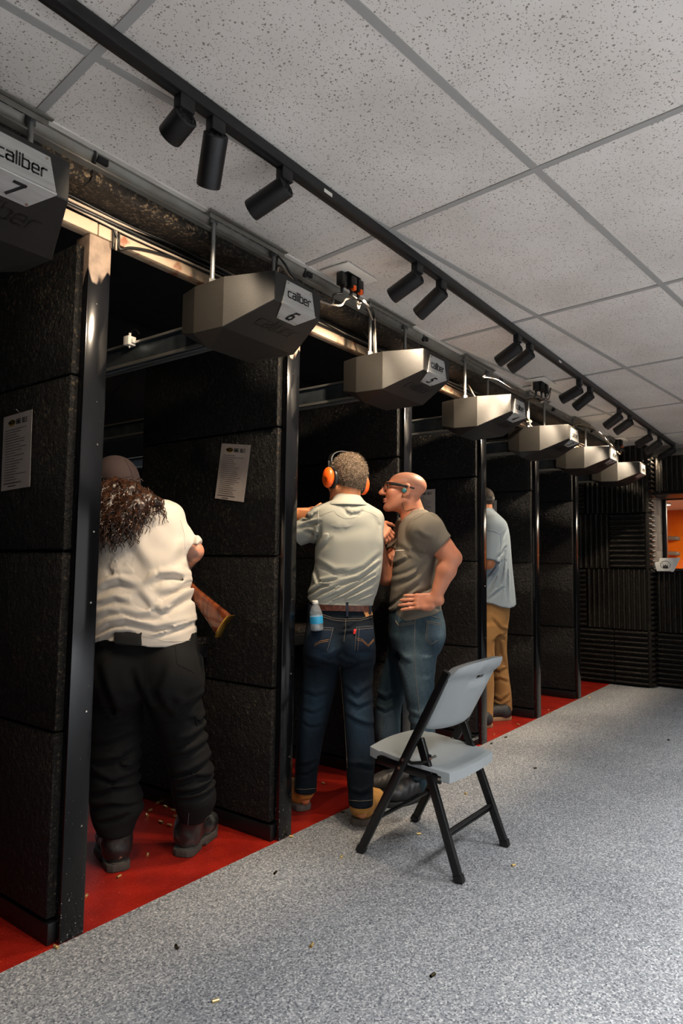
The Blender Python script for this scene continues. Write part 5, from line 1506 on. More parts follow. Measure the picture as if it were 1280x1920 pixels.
    for x, y, d, r in ((214, 930, 2.90, .085), (240, 931, 2.87, .075), (268, 938, 2.86, .056), (296, 942, 2.85, .036), (208, 958, 2.83, .078), (236, 958, 2.80, .062), (258, 950, 2.79, .048), (204, 978, 2.78, .05), (222, 980, 2.76, .036), (238, 972, 2.77, .036), (190, 945, 2.86, .08)):
        hp.append((s_ell(at_d(x, y, d-.085), (r, r, r)), .035, 'u'))
    lo, hi = bbox_rows([at_d(150, 870, 3.0), at_d(330, 1010, 2.7), at_d(330, 870, 3.05), at_d(150, 1010, 2.65)], pad=.06)
    hp.append((s_plane(at_d(215, 893, 2.9), (0, 0, 1)), 0, 'i'))
    hm = sdf_mesh('hair', hp, (lo, hi), .006, hair, t, lambda P: -.006*noise3(P, 75, 61)-.005*noise3(P, 150, 62)+.010)
    cl = curls('curl', hm, 1500, hair, hm, sel=lambda c: c[:, 2] < at_d(225, 893, 2.9)[2], length=(.04, .085), down=.85, tube_r=.0024, rad=(.0045, .009))
    cl['kind'] = 'stuff'
    cap = cloth('mauve_grey_cotton', (52, 41, 41), .9, noise=(6, (44, 34, 34), .4, .7))
    c0 = at_d(216, 904, 2.985); cp = [(s_ell(c0, (.108, .128, .118), np.array([H.r, unit((H.f[0], H.f[1], 0)), (0, 0, 1)])), .02, 'u'), (s_plane(at_d(215, 902, 2.9), (FH*-.1+np.array((0, 0, -1.0)))), 0, 'i')]
    ca = sdf_mesh('cap', cp, (c0-.2, c0+.2), .005, cap, t, lambda P: .002*noise3(P, 30, 71)); bc = bvh_of(ca)
    m = MB(); seam(m, bc, [(232, 858), (243, 878), (250, 898)], .0015); seam(m, bc, [(200, 898), (225, 896), (250, 893)], .002); m.build('cap_seam', cap, ca)
    bt2 = unit(H.f*np.array((1, 1, 0))); m = MB()
    pk = [c0+bt2*(.095+.075*math.cos(a))+H.r*.085*math.sin(a)+np.array((0, 0, -.018-.01*math.cos(a))) for a in np.linspace(-1.5, 1.5, 13)]
    m.prism(pk, (0, 0, .004)); m.build('visor', cap, ca)
    return haR, elR
haR, elR = person_long_hair()

# ------------------------------------------------ rifle under that person's arm
def rifle():
    A = at_d(421, 1174, 2.86); B = at_d(352, 1106, 2.96); ax = unit(B-A); up = unit(np.cross(np.cross(ax, (0, 0, 1)), ax)); sd = np.cross(ax, up)
    t = thing('rifle', 'lever rifle with walnut stock and brass butt plate beside the cream shirt', 'rifle', A)
    P = lambda a, b, c=0: A+ax*a+up*b+sd*c
    def slab(secs, name, mt, bev=None, sm=50):
        n = 14; vs, fs = [], []
        for a, b, h, w in secs:
            for k in range(n):
                th = 2*math.pi*k/n; vs.append(P(a, b+h*math.copysign(abs(math.sin(th))**.8, math.sin(th)), w*math.copysign(abs(math.cos(th))**.8, math.cos(th))))
        for i in range(len(secs)-1):
            for k in range(n): fs.append((i*n+k, i*n+(k+1) % n, (i+1)*n+(k+1) % n, (i+1)*n+k))
        fs.append(tuple(range(n))[::-1]); fs.append(tuple((len(secs)-1)*n+k for k in range(n)))
        m = MB(); m.add(vs, fs); return m.build(name, mt, t, smooth=sm)
    slab([(.004, 0, .0555, .019), (.03, .002, .053, .020), (.10, .006, .042, .019), (.17, .010, .031, .017), (.22, .013, .025, .015), (.27, .016, .024, .015), (.31, .018, .026, .016)], 'stock', MT['wood'])
    m = MB(); m.prism([P(-.003, -.058), P(.005, -.057), P(.010, -.03), (P(.011, 0)), P(.009, .03), P(.003, .056), P(-.007, .060), P(.001, .03), P(.004, 0), P(.002, -.03)], sd*.040)
    m.v = [tuple(np.array(v)-sd*.020) for v in m.v]; m.build('butt_plate', mat('aged_brass_plate', (196, 152, 70), .3, 1.0), t, bevel=.0015)
    m = MB(); m.box((0, 0, 0), (0, 0, 0)); m = MB(); m.obox(P(.39, .020), (ax, up, sd), (.085, .030, .014)); m.build('receiver', MT['steel_dark'], t, bevel=.004)
    m = MB(); m.tube([P(.30, -.012), P(.27, -.05), P(.24, -.062), P(.29, -.075), P(.36, -.055), P(.38, -.02)], .0045, 8); m.build('lever', MT['steel_dark'], t, smooth=60)
    m = MB(); m.tube([P(.30, .048), P(.285, .058), P(.28, .066)], .005, 8); m.build('hammer', MT['brass'], t, smooth=60)
    slab([(.47, .014, .022, .017), (.60, .014, .020, .016), (.68, .016, .015, .013)], 'fore_end', MT['wood'])
    m = MB(); m.cyl(P(.46, .036), P(.92, .036), .0095, .0085, 12); m.cyl(P(.68, .014), P(.88, .014), .007, n=10); m.build('barrel', MT['steel_dark'], t, smooth=40)
    m = MB(); m.obox(P(.90, .050), (ax, up, sd), (.008, .008, .002)); m.build('front_sight', MT['steel_dark'], t)
rifle()

# ------------------------------------------------ 2: man in the grey polo, with orange ear defenders
def person_polo():
    D = 3.37
    g = (np.array((2.685, 2.201, 0))+np.array((2.695, 1.86, 0)))/2
    t = thing('person', 'man from behind in pale grey polo shirt, brown belt, dark jeans, tan boots', 'person', g)
    H = HeadFrame(at_d(648, 899, 3.40), FH*.76-RH*.65+np.array((0, 0, -.06)), np.array((0, 0, 1.0))+RH*.10, scale=1.02)
    sh = [rowp(*r) for r in ((938, 626, 676, D, .065), (946, 612, 690, D, .085), (956, 597, 701, D, .105), (970, 589, 709, D, .12), (990, 587, 715, D, .13), (1020, 591, 717, D, .137), (1050, 590, 717, D, .137), (1080, 586, 713, D, .135), (1110, 579, 706, D, .132), (1128, 576, 700, D, .128), (1142, 578, 697, D, .125))]
    core = [(z, x, y, a-.02, b-.02) for z, x, y, a, b in sh]
    hips = [rowp(*r) for r in ((1126, 578, 697, D, .118), (1150, 576, 698, D, .122), (1180, 573, 700, D, .135), (1210, 572, 701, D, .135), (1240, 571, 699, D, .115))]
    lg = [rowp(*r) for r in ((1215, 571, 640, 3.37, .11), (1260, 569, 634, 3.39, .098), (1300, 565, 626, 3.41, .086), (1350, 561, 614, 3.43, .078), (1400, 556, 603, 3.45, .074), (1450, 553, 595, 3.465, .068), (1484, 552, 592, 3.47, .062))]
    rg = [rowp(*r) for r in ((1215, 634, 700, 3.37, .11), (1260, 638, 699, 3.35, .098), (1300, 643, 698, 3.33, .086), (1350, 646, 699, 3.31, .08), (1400, 648, 702, 3.30, .076), (1450, 650, 701, 3.285, .07), (1490, 653, 698, 3.275, .065), (1509, 654, 698, 3.27, .064))]
    shL, elL, haL = at_d(604, 978, 3.38), at_d(536, 968, 3.52), at_d(592, 961, 3.62)
    shR, elR_, haR_ = at_d(698, 985, 3.42), at_d(700, 1035, 3.62), at_d(648, 955, 3.85)
    nb = at_d(652, 945, 3.39)
    pr = head_prims(H, neck_to=nb, neck_r=(.056, .060))
    pr += [(s_loft(core, RH), .03, 'u'), (s_cap(shL, elL, .046, .042), .02, 'u'), (s_cap(elL, haL, .042, .028), .01, 'u'), (s_cap(shR, elR_, .046, .042), .02, 'u'), (s_cap(elR_, haR_, .042, .028), .01, 'u')]
    for L, ank in ((lg, at_d(572, 1500, 3.47)), (rg, at_d(678, 1525, 3.27))):
        hp_ = np.array((L[0][1], L[0][2], L[0][0])); kn = np.array((L[3][1], L[3][2], L[3][0]))
        pr += [(s_cap(hp_+np.array((0, 0, .1)), kn, .07, .052), .03, 'u'), (s_cap(kn, ank, .048, .024), .02, 'u')]
    pr += hand_prims(haL, FH+RH*.45+np.array((0, 0, -.40)), -RH*.6+np.array((0, 0, -.5)), .6, side=-1)
    pr += hand_prims(haR_, FH*.9-RH*.4+np.array((0, 0, .1)), RH*.7, .7, side=1)
    lo, hi = bbox_rows(row_pts(sh), row_pts(hips), row_pts(lg), row_pts(rg), [H.p(0, 0, .16), H.p(0, .2, 0), elL, haL, haR_+FH*.15, haL+FH*.2, (g[0]-.2, g[1]-.3, 0), (g[0]+.3, g[1]+.3, 0)], pad=.08)
    sdf_mesh('body', pr, (lo, hi), .0055, SKIN, t, colfn=skin_cols(H, (204, 132, 88)))
    polo = cloth('pale_grey_pique', (166, 166, 156), .8, noise=(4, (158, 158, 148), .4, .7), bump=(1100, .3, .001))
    zl = at_d(640, 1133, D)[2]
    hz = np.array([(at_d(x, y, D) @ RH, at_d(x, y, D)[2]) for x, y in ((574, 1118), (582, 1127), (595, 1133), (640, 1134), (697, 1136))])
    hem = lambda P: (np.interp(P @ f32(RH), hz[:, 0], hz[:, 1])-P[:, 2]).astype(np.float32)
    dr = drape([([(596, 1134), (628, 1118), (662, 1100), (704, 1078)], .010, .009), ([(618, 1132), (648, 1120), (680, 1102), (709, 1084)], .009, .009), ([(640, 1131), (668, 1122), (700, 1108)], .009, .008), ([(660, 1132), (684, 1127), (702, 1120)], .008, .006),
        ([(576, 1119), (599, 1100), (624, 1098)], .010, .010), ([(580, 1126), (606, 1110), (640, 1098)], .009, .009), ([(592, 1130), (624, 1113), (650, 1096)], .009, .008), ([(586, 1094), (607, 1091), (632, 1086)], .009, .008), ([(606, 1099), (594, 1086), (590, 1070)], .010, .008),
        ([(590, 1054), (626, 1074), (668, 1072)], .013, .007), ([(620, 1100), (673, 1086), (713, 1056)], .010, .009), ([(640, 1083), (684, 1066), (714, 1040)], .012, .006), ([(642, 950), (653, 964), (672, 964), (683, 954)], .012, .008), ([(562, 962), (580, 969), (596, 958)], .010, .009),
        ([(557, 990), (575, 982), (600, 979)], .010, .009), ([(570, 996), (584, 1000), (598, 1006)], .010, .009), ([(590, 1020), (596, 1005), (600, 985)], .012, .010), ([(606, 990), (640, 1000), (690, 986)], .03, .006), ([(560, 975), (572, 974), (590, 968)], .008, .007), ([(700, 965), (710, 985), (714, 1010)], .014, .006), ([(596, 1030), (612, 1020), (624, 1002)], .014, .006)], D-.11)
    def wr(P): return -dr(P)-.0022*noise3(P*f32((1, 1, 1.8)), 20, 85)
    sl_end = at_d(556, 1002, 3.425)
    sp = [(s_loft(sh, RH, 2.25), .02, 'u'), (s_cutcap(shL+RH*.02, sl_end, .072, .062), .035, 'u'), (s_cutcap(shR-RH*.02, shR+(elR_-shR)*.85, .068, .058), .03, 'u'),
          (s_cap(at_d(640, 950, 3.39), at_d(600, 968, 3.38), .045, .055), .03, 'u'), (s_cap(at_d(660, 950, 3.39), at_d(700, 972, 3.40), .045, .05), .03, 'u'), (hem, 0, 'i')]
    lo, hi = bbox_rows(row_pts(sh), [shL, sl_end, elR_], pad=.09)
    shirt = sdf_mesh('polo_shirt', sp, (lo, hi), .0045, polo, t, wr); bs = bvh_of(shirt)
    cr = [rowp(*r) for r in ((926, 630, 673, 3.39, .062), (930, 627, 676, 3.385, .070), (938, 622, 682, 3.375, .084), (945, 615, 689, 3.365, .098), (949, 613, 691, 3.36, .102))]
    sdf_mesh('collar', [(s_loft(cr, RH, 2.2, .004), .01, 'u')], bbox_rows(row_pts(cr), pad=.05), .004, polo, shirt)
    m = MB(); seam(m, bs, [(596, 952), (597, 985), (598, 1010)], .0016); seam(m, bs, [(627, 958), (633, 966), (645, 972), (660, 972), (672, 966), (677, 957)], .0011)
    seam(m, bs, [(600, 968), (612, 962), (625, 958)], .0010); seam(m, bs, [(677, 956), (695, 962), (708, 970)], .001)
    seam(m, bs, [(580, 1122), (595, 1129), (640, 1130), (694, 1132)], .0009); m.build('seam', polo, shirt)
    dt = drape([([(566, 1304), (592, 1310), (614, 1303)], .012, .008), ([(562, 1338), (586, 1344), (612, 1332)], .011, .007), ([(560, 1362), (580, 1372), (608, 1368)], .012, .006), ([(556, 1452), (575, 1446), (594, 1440)], .010, .006), ([(554, 1470), (575, 1466), (592, 1458)], .009, .006),
        ([(640, 1286), (668, 1302), (698, 1288)], .012, .008), ([(645, 1312), (670, 1324), (700, 1316)], .011, .007), ([(646, 1340), (672, 1352), (702, 1362)], .012, .008), ([(650, 1432), (675, 1430), (702, 1438)], .011, .006), ([(652, 1478), (676, 1482), (700, 1474)], .010, .006),
        ([(604, 1236), (626, 1228), (640, 1218)], .012, .008), ([(668, 1234), (648, 1228), (638, 1218)], .012, .008), ([(576, 1236), (600, 1240), (628, 1252)], .012, .008), ([(696, 1240), (672, 1242), (646, 1256)], .012, .008), ([(640, 1180), (656, 1176), (668, 1168)], .010, .005), ([(636, 1190), (655, 1186), (666, 1188)], .010, .005)], D-.09)
    def wt(P): return -dt(P)-.0022*noise3(P, 24, 91)
    kl, kr = at_d(590, 1330, 3.33), at_d(672, 1340, 3.22)
    tp = [(s_loft(hips, RH, 2.4), .02, 'u'), (s_loft(lg, RH, 2.2), .03, 'u'), (s_loft(rg, RH, 2.2), .03, 'u'), (s_ell(at_d(606, 1205, D-.085), (.08, .075, .09)), .05, 'u'), (s_ell(at_d(668, 1205, D-.085), (.08, .075, .09)), .05, 'u')]
    lo, hi = bbox_rows(row_pts(hips), row_pts(lg), row_pts(rg), pad=.05)
    tr = sdf_mesh('jeans', tp, (lo, hi), .005, denim, t, wt, colfn=denim_cols((15, 25, 35), (46, 68, 86), [(kl, (.06, .2, .16)), (kr, (.06, .2, .16)), (at_d(600, 1215, 3.24), (.06, .1, .06)), (at_d(675, 1215, 3.24), (.06, .1, .06))]))
    bt = bvh_of(tr)
    m = MB()
    for pq in (((586, 1175), (626, 1176), (614, 1222), (578, 1214)), ((667, 1175), (699, 1172), (699, 1222), (664, 1222))):
        pk = MB(); patch(pk, bt, pq, .0035, 8, .0005); pko = pk.build('back_pocket', denim, tr)
        ca = pko.data.color_attributes.new('Col', 'FLOAT_COLOR', 'POINT'); cc = np.tile(np.array((*lin((26, 40, 58)), 1), np.float32), (len(pko.data.vertices), 1)); ca.data.foreach_set('color', cc.ravel())
    for path in ([(587, 1177), (625, 1178)], [(588, 1181), (624, 1182)], [(624, 1178), (613, 1220)], [(668, 1177), (698, 1174)], [(668, 1181), (698, 1178)], [(668, 1177), (665, 1219)], [(673, 1178), (670, 1219)], [(648, 1160), (648, 1178), (645, 1203)], [(604, 1156), (625, 1163), (648, 1165), (675, 1164), (696, 1157)], [(604, 1152), (625, 1159), (648, 1161), (676, 1160), (697, 1153)]):
        seam(m, bt, path, .0007, 4, .0048)
    m.build('stitching', STITCH, tr)
    m = MB()
    for path in ([(590, 1208), (600, 1202), (616, 1199)], [(590, 1211), (600, 1205), (615, 1202)], [(669, 1197), (678, 1199), (689, 1209), (699, 1198)], [(669, 1200), (678, 1202), (689, 1212), (699, 1201)]): seam(m, bt, path, .0008, 4, .0048)
    m.build('pocket_arcs', GOLDST, tr)
    m = MB(); seam(m, bt, [(637, 1250), (641, 1290), (645, 1340), (649, 1400), (651, 1440)], .0009, 4, .0008); seam(m, bt, [(655, 1500), (675, 1502), (697, 1500)], .0009); seam(m, bt, [(552, 1479), (572, 1480), (591, 1478)], .0009); m.build('inseam', STITCH, tr)
    m = MB(); patch(m, bt, ((663, 1181), (667, 1181), (666, 1188.5), (662.5, 1188.5)), .004, 3, .003); m.build('red_tab', mat('red_tab', (214, 36, 40), .7), tr)
    m = MB(); patch(m, bt, ((680, 1145), (694, 1144), (697, 1152), (685, 1157)), .003, 4, .002); m.build('leather_patch', mat('tan_leather_patch', (214, 154, 92), .7, noise=(220, (186, 112, 66), .5, .6)), tr)
    bl = MB(); ok_ = patch(bl, bt, ((582, 1134), (693, 1136), (693.5, 1147), (581, 1144.5)), .0060, 24, .002)
    belt = bl.build('belt', mat('tooled_brown_leather', (86, 44, 30), .4, noise=(60, (60, 28, 20), .4, .6), bump=(90, .6, .004)), t)
    m = MB()
    for x in np.arange(602, 690, 5.2):
        h = hit(bt, x, 1138.5+.02*(x-640), .0066)
        if h: m.lathe(h[0], h[1], [(.0045, -.001), (.0045, .001), (.0028, .0014), (.0028, .0004)], 8)
    m.build('belt_tooling', mat('dark_belt_tooling', (44, 22, 16), .4), belt)
    for a in (((648, 1131), (652.5, 1131), (652.5, 1156), (648.5, 1156)), ((582, 1134), (585, 1134), (585, 1150), (582, 1150)), ((689, 1136), (692.5, 1136), (692.5, 1152), (689.5, 1152))):
        m = MB()
        if not patch(m, bt, a, .0035, 3, .0075): continue
        lp = m.build('belt_loop', denim, tr); ca = lp.data.color_attributes.new('Col', 'FLOAT_COLOR', 'POINT'); ca.data.foreach_set('color', np.tile(np.array((*lin((40, 48, 64)), 1), np.float32), (len(lp.data.vertices), 1)).ravel())
    tan = mat('tan_suede_leather', (202, 146, 72), .75, noise=(9, (164, 108, 48), .5, .75), bump=(200, .2, .002)); sole = mat('grey_brown_sole', (92, 84, 76), .8)
    boot('boot', t, at_z(571, 1520, 0)+FH*.0, (.35, .94), .30, .104, .13, tan, sole, at_d(571, 1482, 3.475), .050, .034)
    boot('boot', t, at_z(671, 1549, 0), (.97, .25), .30, .108, .13, tan, sole, at_d(676, 1505, 3.275), .052, .034)
    # hair
    hm = [mat('grey_brown_hair', (96, 78, 60), .6), mat('dark_hair', (58, 44, 34), .6), mat('silver_hair', (150, 134, 114), .55)]
    hp = [(s_ell(H.p(0, -.018, .038), np.array((.080, .102, .092))*H.k, H.R), .01, 'u'), (s_ell(H.p(0, -.050, -.008), np.array((.066, .062, .062))*H.k, H.R), .03, 'u'), (s_plane(H.p(0, .06, .06), (H.f-H.u*.5)), 0, 'i'), (s_plane(H.p(0, -.05, -.056), -H.u+H.f*.2), 0, 'i')]
    ho = sdf_mesh('hair', hp, (H.o-.2, H.o+.2), .004, mat('short_hair_base', (84, 66, 50), .7, noise=(190, (140, 122, 100), .45, .7), bump=(260, .8, .004)), t, lambda P: -.002*noise3(P, 220, 101))
    fz = fuzz('hair_tufts', ho, 7000, hm, ho, .011, .0011, lean=(0, 0, -.5)); fz['kind'] = 'stuff'
    # ear defenders worn over the hair
    e = thing('ear_defenders', 'orange ear defenders with a black headband worn by the man in the polo', 'ear defenders', H.p(0, 0, .1))
    for s in (-1, 1):
        c = H.p(s*.100, -.004, -.010)
        o = sdf_mesh('ear_cup', [(s_ell(c+H.r*s*.016, (.026, .036, .052), H.R), .01, 'u'), (s_plane(c+H.r*s*.002, -H.r*s), 0, 'i'), (s_ell(c+H.r*s*.046-H.u*.022, (.012, .017, .018), H.R), .008, 's')], (c-.09, c+.09), .003, MT['orange'], e)
        m = MB(); m.lathe(c-H.r*s*.020, H.r*s, [(.034, 0), (.040, .003), (.041, .016), (.036, .021)], 24)
        for i, v in enumerate(m.v):
            q = np.array(v)-c; m.v[i] = tuple(c+q+H.u*np.dot(q, H.u)*.30)
        m.build('cushion', MT['plastic_black'], e, smooth=50)
        m = MB(); m.bar(c+H.r*s*.012+H.u*.02, c+H.r*s*.014+H.u*.085, .016, .008, up=tuple(H.f)); m.build('yoke', MT['plastic_black'], e, bevel=.002)
    for nm, rr_, mt, wd, off in (('headband', .004, 'plastic_black', .022, 0), ('band_rim', .0025, 'zinc', .006, .012)):
        vs, fs = [], []; K = 26
        for i in range(K+1):
            a = math.pi*i/K; x, z = .106*math.cos(a), .068+.072*math.sin(a)
            for dw, dr in ((-wd/2, 0), (wd/2, 0), (wd/2, rr_), (-wd/2, rr_)):
                vs.append(H.p(x*(1+dr/.1), -.004+dw-off+.018*math.sin(a), z+dr*math.sin(a)))
        for i in range(K):
            for k in range(4): fs.append((i*4+k, i*4+(k+1) % 4, i*4+4+(k+1) % 4, i*4+4+k))
        fs += [(3, 2, 1, 0), (K*4, K*4+1, K*4+2, K*4+3)]
        m = MB(); m.add(vs, fs); m.build(nm, MT[mt], e, smooth=40)
    # water bottle in the left back pocket
    h = hit(bt, 594, 1165, .0)[0]; b0 = at_d(594, 1177, 3.20); top = at_d(590.5, 1127, 3.19); ax = unit(top-b0); b0 = b0-ax*.012
    w = thing('water_bottle', 'small clear water bottle with blue label in the jeans back pocket', 'bottle', b0)
    R = .0305; pf = [(R*.8, 0), (R*.97, .004), (R, .012), (R*.95, .02), (R, .028), (R, .070), (R*.97, .076), (R*.92, .088), (R*.62, .112), (R*.42, .122), (R*.38, .128)]
    m = MB(); m.lathe(b0, ax, pf, 24); m.build('bottle_shell', glass_mat('clear_bottle_plastic', (.95, .97, .98), .16, .08, .16), w, smooth=50)
    m = MB(); m.lathe(b0, ax, [(R*.76, .002), (R*.93, .006), (R*.95, .068), (R*.5, .070)], 20); m.build('water', glass_mat('water_in_bottle', (.90, .94, .96), .20, .05, .10), w, smooth=50)
    m = MB(); m.lathe(b0, ax, [(R*1.01, .034), (R*1.015, .035), (R*1.015, .066), (R*1.01, .067)], 24); lb = m.build('label_wrap', mat('sky_blue_label', (52, 164, 214), .4), w, smooth=40)
    m = MB(); m.lathe(b0, ax, [(R*.44, .124), (R*.46, .125), (R*.46, .137), (R*.42, .139)], 18); m.build('cap', MT['plastic_white'], w, smooth=40)
    m = MB(); q = at_d(587, 1160, 3.17); m.obox(b0+ax*.05+unit(q-(b0+ax*.05))*R*1.0, (unit(np.cross(ax, q-b0)), ax, unit(q-(b0+ax*.05))), (.004, .004, .001)); m.build('label_badge', MT['orange'], lb)
    return
person_polo()

# ------------------------------------------------ 3: bald man with safety glasses, hand on hip
def person_bald():
    D = 3.62
    g = np.array((3.16, 1.92, 0))
    t = thing('person', 'bald man in profile, grey-brown T-shirt, faded jeans, one hand on his hip', 'person', g)
    fw = -RH*.97+FH*.06+np.array((0, 0, .10))
    H = HeadFrame(at_d(757, 919, 3.62), fw, scale=1.04)
    sh = [rowp(*r) for r in ((962, 764, 800, D+.02, .10), (976, 752, 810, D, .15), (992, 747, 817, D, .185), (1015, 744, 820, D, .195), (1045, 739, 819, D, .19), (1080, 735, 817, D, .18), (1115, 732, 820, D, .175), (1145, 730, 826, D, .175), (1172, 732, 827, D, .17))]
    core = [(z, x, y, a-.02, b-.025) for z, x, y, a, b in sh]
    hips = [rowp(*r) for r in ((1140, 731, 827, D, .16), (1165, 729, 829, D, .17), (1190, 729, 829, D, .17), (1218, 734, 823, D, .14))]
    lg = [rowp(*r) for r in ((1195, 744, 826, 3.55, .09), (1230, 747, 819, 3.55, .088), (1265, 752, 814, 3.56, .084), (1300, 758, 812, 3.57, .08), (1340, 766, 812, 3.59, .076), (1380, 772, 816, 3.61, .07), (1420, 772, 813, 3.64, .066), (1455, 768, 806, 3.67, .064), (1484, 763, 804, 3.69, .064))]
    rg = [rowp(*r) for r in ((1195, 731, 800, 3.72, .09), (1240, 722, 780, 3.74, .086), (1285, 710, 764, 3.76, .082), (1330, 704, 752, 3.78, .076), (1370, 704, 750, 3.80, .072), (1410, 712, 752, 3.83, .066), (1445, 726, 764, 3.86, .06), (1462, 733, 770, 3.87, .058))]
    shL, elL, wrL = at_d(806, 992, 3.44), at_d(845, 1045, 3.43), at_d(815, 1124, 3.42)
    shR, elR_, wrR = at_d(762, 990, 3.80), at_d(724, 1082, 3.72), at_d(746, 998, 3.52)
    wrR = at_d(697, 983, 3.56)
    nb = at_d(778, 980, 3.63)
    pr = head_prims(H, crown=.066, neck_to=nb, neck_r=(.058, .068), jaw=1.04)
    pr += [(s_loft(core, RH), .03, 'u'), (s_cap(shL, elL, .056, .050), .02, 'u'), (s_cap(elL, elL+(wrL-elL)*.30, .046, .049), .02, 'u'), (s_cap(elL+(wrL-elL)*.30, wrL, .049, .0275, (FH, .85)), .02, 'u'), (s_ell(elL+RH*.026+np.array((0, 0, -.008)), (.024, .026, .026)), .022, 'u'), (s_ell(shL+(elL-shL)*.70-RH*.012, (.046, .05, .05)), .03, 'u'),
           (s_cap(shR, elR_, .052, .046), .02, 'u'), (s_cap(elR_, wrR, .047, .030), .012, 'u')]
    for L, ank in ((lg, at_d(785, 1490, 3.70)), (rg, at_d(757, 1462, 3.87))):
        hp_ = np.array((L[0][1], L[0][2], L[0][0])); kn = np.array((L[3][1], L[3][2], L[3][0]))
        pr += [(s_cap(hp_+np.array((0, 0, .08)), kn, .07, .052), .03, 'u'), (s_cap(kn, ank, .046, .022), .02, 'u')]
    pr += hand_prims(wrL+np.array((0, 0, -.006)), -RH*.97+np.array((0, 0, -.06)), -FH*.97+np.array((0, 0, .15)), (.10, .14, .14, .10), .16, side=1, scale=1.04, wrist_r=.0265, thumb_dir=-RH*.2+FH*.8+np.array((0, 0, .35)))
    pr += hand_prims(wrR, RH*.80+np.array((0, 0, -.50)), -FH*.80+np.array((0, 0, .45)), (.66, .66, .70, .74), .14, side=1, scale=1.02, thumb_dir=RH*.9+FH*.45+np.array((0, 0, .05)))
    lo, hi = bbox_rows(row_pts(sh), row_pts(hips), row_pts(lg), row_pts(rg), [H.p(0, 0, .16), H.p(0, .2, 0), H.p(0, -.15, 0), elL, elR_, wrR-RH*.2, (g[0]-.3, g[1]-.2, 0), (g[0]+.3, g[1]+.4, 0)], pad=.07)
    body = sdf_mesh('body', pr, (lo, hi), .0042, SKIN, t, colfn=skin_cols(H, (194, 126, 96), lip=(172, 94, 84), stubble=(140, 104, 88), scalp=(136, 108, 92)))
    bb = bvh_of(body)
    tee = cloth('grey_brown_jersey', (114, 107, 96), .85, noise=(4, (106, 99, 89), .4, .7))
    hz = np.array([(at_d(x, y, D) @ RH, at_d(x, y, D)[2]) for x, y in ((728, 1168), (736, 1166), (775, 1156), (800, 1150), (828, 1146))])
    hem = lambda P: (np.interp(P @ f32(RH), hz[:, 0], hz[:, 1])-P[:, 2]).astype(np.float32)
    zl = at_d(780, 1155, D)[2]
    dr = drape([([(781, 1097), (763, 1112), (745, 1128), (730, 1146)], .010, .010), ([(794, 1111), (775, 1113), (762, 1120)], .008, .008), ([(806, 1103), (790, 1110), (778, 1118)], .009, .009), ([(800, 1050), (779, 1078), (742, 1102)], .013, .007), ([(782, 1062), (760, 1074), (737, 1082)], .011, .006),
        ([(734, 1066), (750, 1056), (768, 1046)], .011, .006), ([(813, 1136), (820, 1138), (827, 1144)], .008, .007), ([(797, 962), (806, 968), (817, 975)], .010, .006), ([(776, 1000), (788, 1010), (800, 1014)], .012, .007), ([(768, 1030), (784, 1040), (796, 1040)], .016, .008), ([(745, 1020), (760, 1034), (764, 1050)], .014, .004), ([(732, 1155), (748, 1140), (756, 1126)], .009, .006), ([(808, 1118), (818, 1122), (826, 1120)], .008, .006)], D-.15)
    def wr(P): return -dr(P)-.002*noise3(P*f32((1, 1, 1.6)), 20, 86)
    slv = shL+(elL-shL)*.58
    sp = [(s_loft(sh, RH, 2.25), .02, 'u'), (s_cutcap(shL-RH*.03, slv, .085, .066), .03, 'u'), (s_cutcap(shR, shR+(elR_-shR)*.5, .07, .062), .03, 'u'), (s_cap(at_d(782, 972, 3.62), shL, .055, .07), .03, 'u'), (hem, 0, 'i'),
          (s_ell(at_d(757, 962, 3.62), (.062, .062, .05)), .012, 's')]
    lo, hi = bbox_rows(row_pts(sh), [shL, slv, shR, elR_], pad=.1)
    shirt = sdf_mesh('t_shirt', sp, (lo, hi), .0045, tee, t, wr); bs = bvh_of(shirt); m = MB()
    seam(m, bs, [(735, 1161), (775, 1151), (800, 1145)], .0009); seam(m, bs, [(798, 962), (776, 975), (770, 995), (773, 1012), (783, 1028)], .0013); seam(m, bs, [(800, 1026), (812, 1018), (824, 1000)], .001)
    m.build('seam', tee, shirt)
    m = MB()
    for x in np.arange(740.5, 758, 1.75):
        patch(m, bs, ((x, 1031.3-.04*(x-740)), (x+1.15, 1031.3-.04*(x-740)), (x+1.15, 1033-.04*(x-740)), (x, 1033-.04*(x-740))), .0006, 1, .0006)
    if m.v: m.build('chest_print', MT['paper'], shirt)
    dt = drape([([(757, 1338), (784, 1344), (812, 1330)], .012, .008), ([(762, 1358), (790, 1366), (816, 1350)], .011, .007), ([(768, 1390), (790, 1394), (816, 1382)], .011, .006), ([(766, 1470), (782, 1462), (804, 1446)], .010, .009), ([(764, 1478), (784, 1476), (804, 1466)], .009, .008), ([(732, 1238), (745, 1260), (754, 1290)], .014, .009), ([(742, 1222), (752, 1236), (766, 1240)], .012, .008),
        ([(704, 1316), (728, 1322), (752, 1306)], .011, .008), ([(704, 1342), (726, 1348), (752, 1336)], .010, .006), ([(818, 1210), (804, 1222), (788, 1224)], .012, .007), ([(812, 1250), (800, 1262), (790, 1264)], .012, .005)], D-.08)
    def wt(P): return -dt(P)-.0022*noise3(P, 24, 121)
    tp = [(s_loft(hips, RH, 2.4), .02, 'u'), (s_loft(lg, RH, 2.2), .03, 'u'), (s_loft(rg, RH, 2.2), .03, 'u'), (s_ell(at_d(806, 1185, 3.56), (.07, .07, .085)), .05, 'u')]
    lo, hi = bbox_rows(row_pts(hips), row_pts(lg), row_pts(rg), pad=.05)
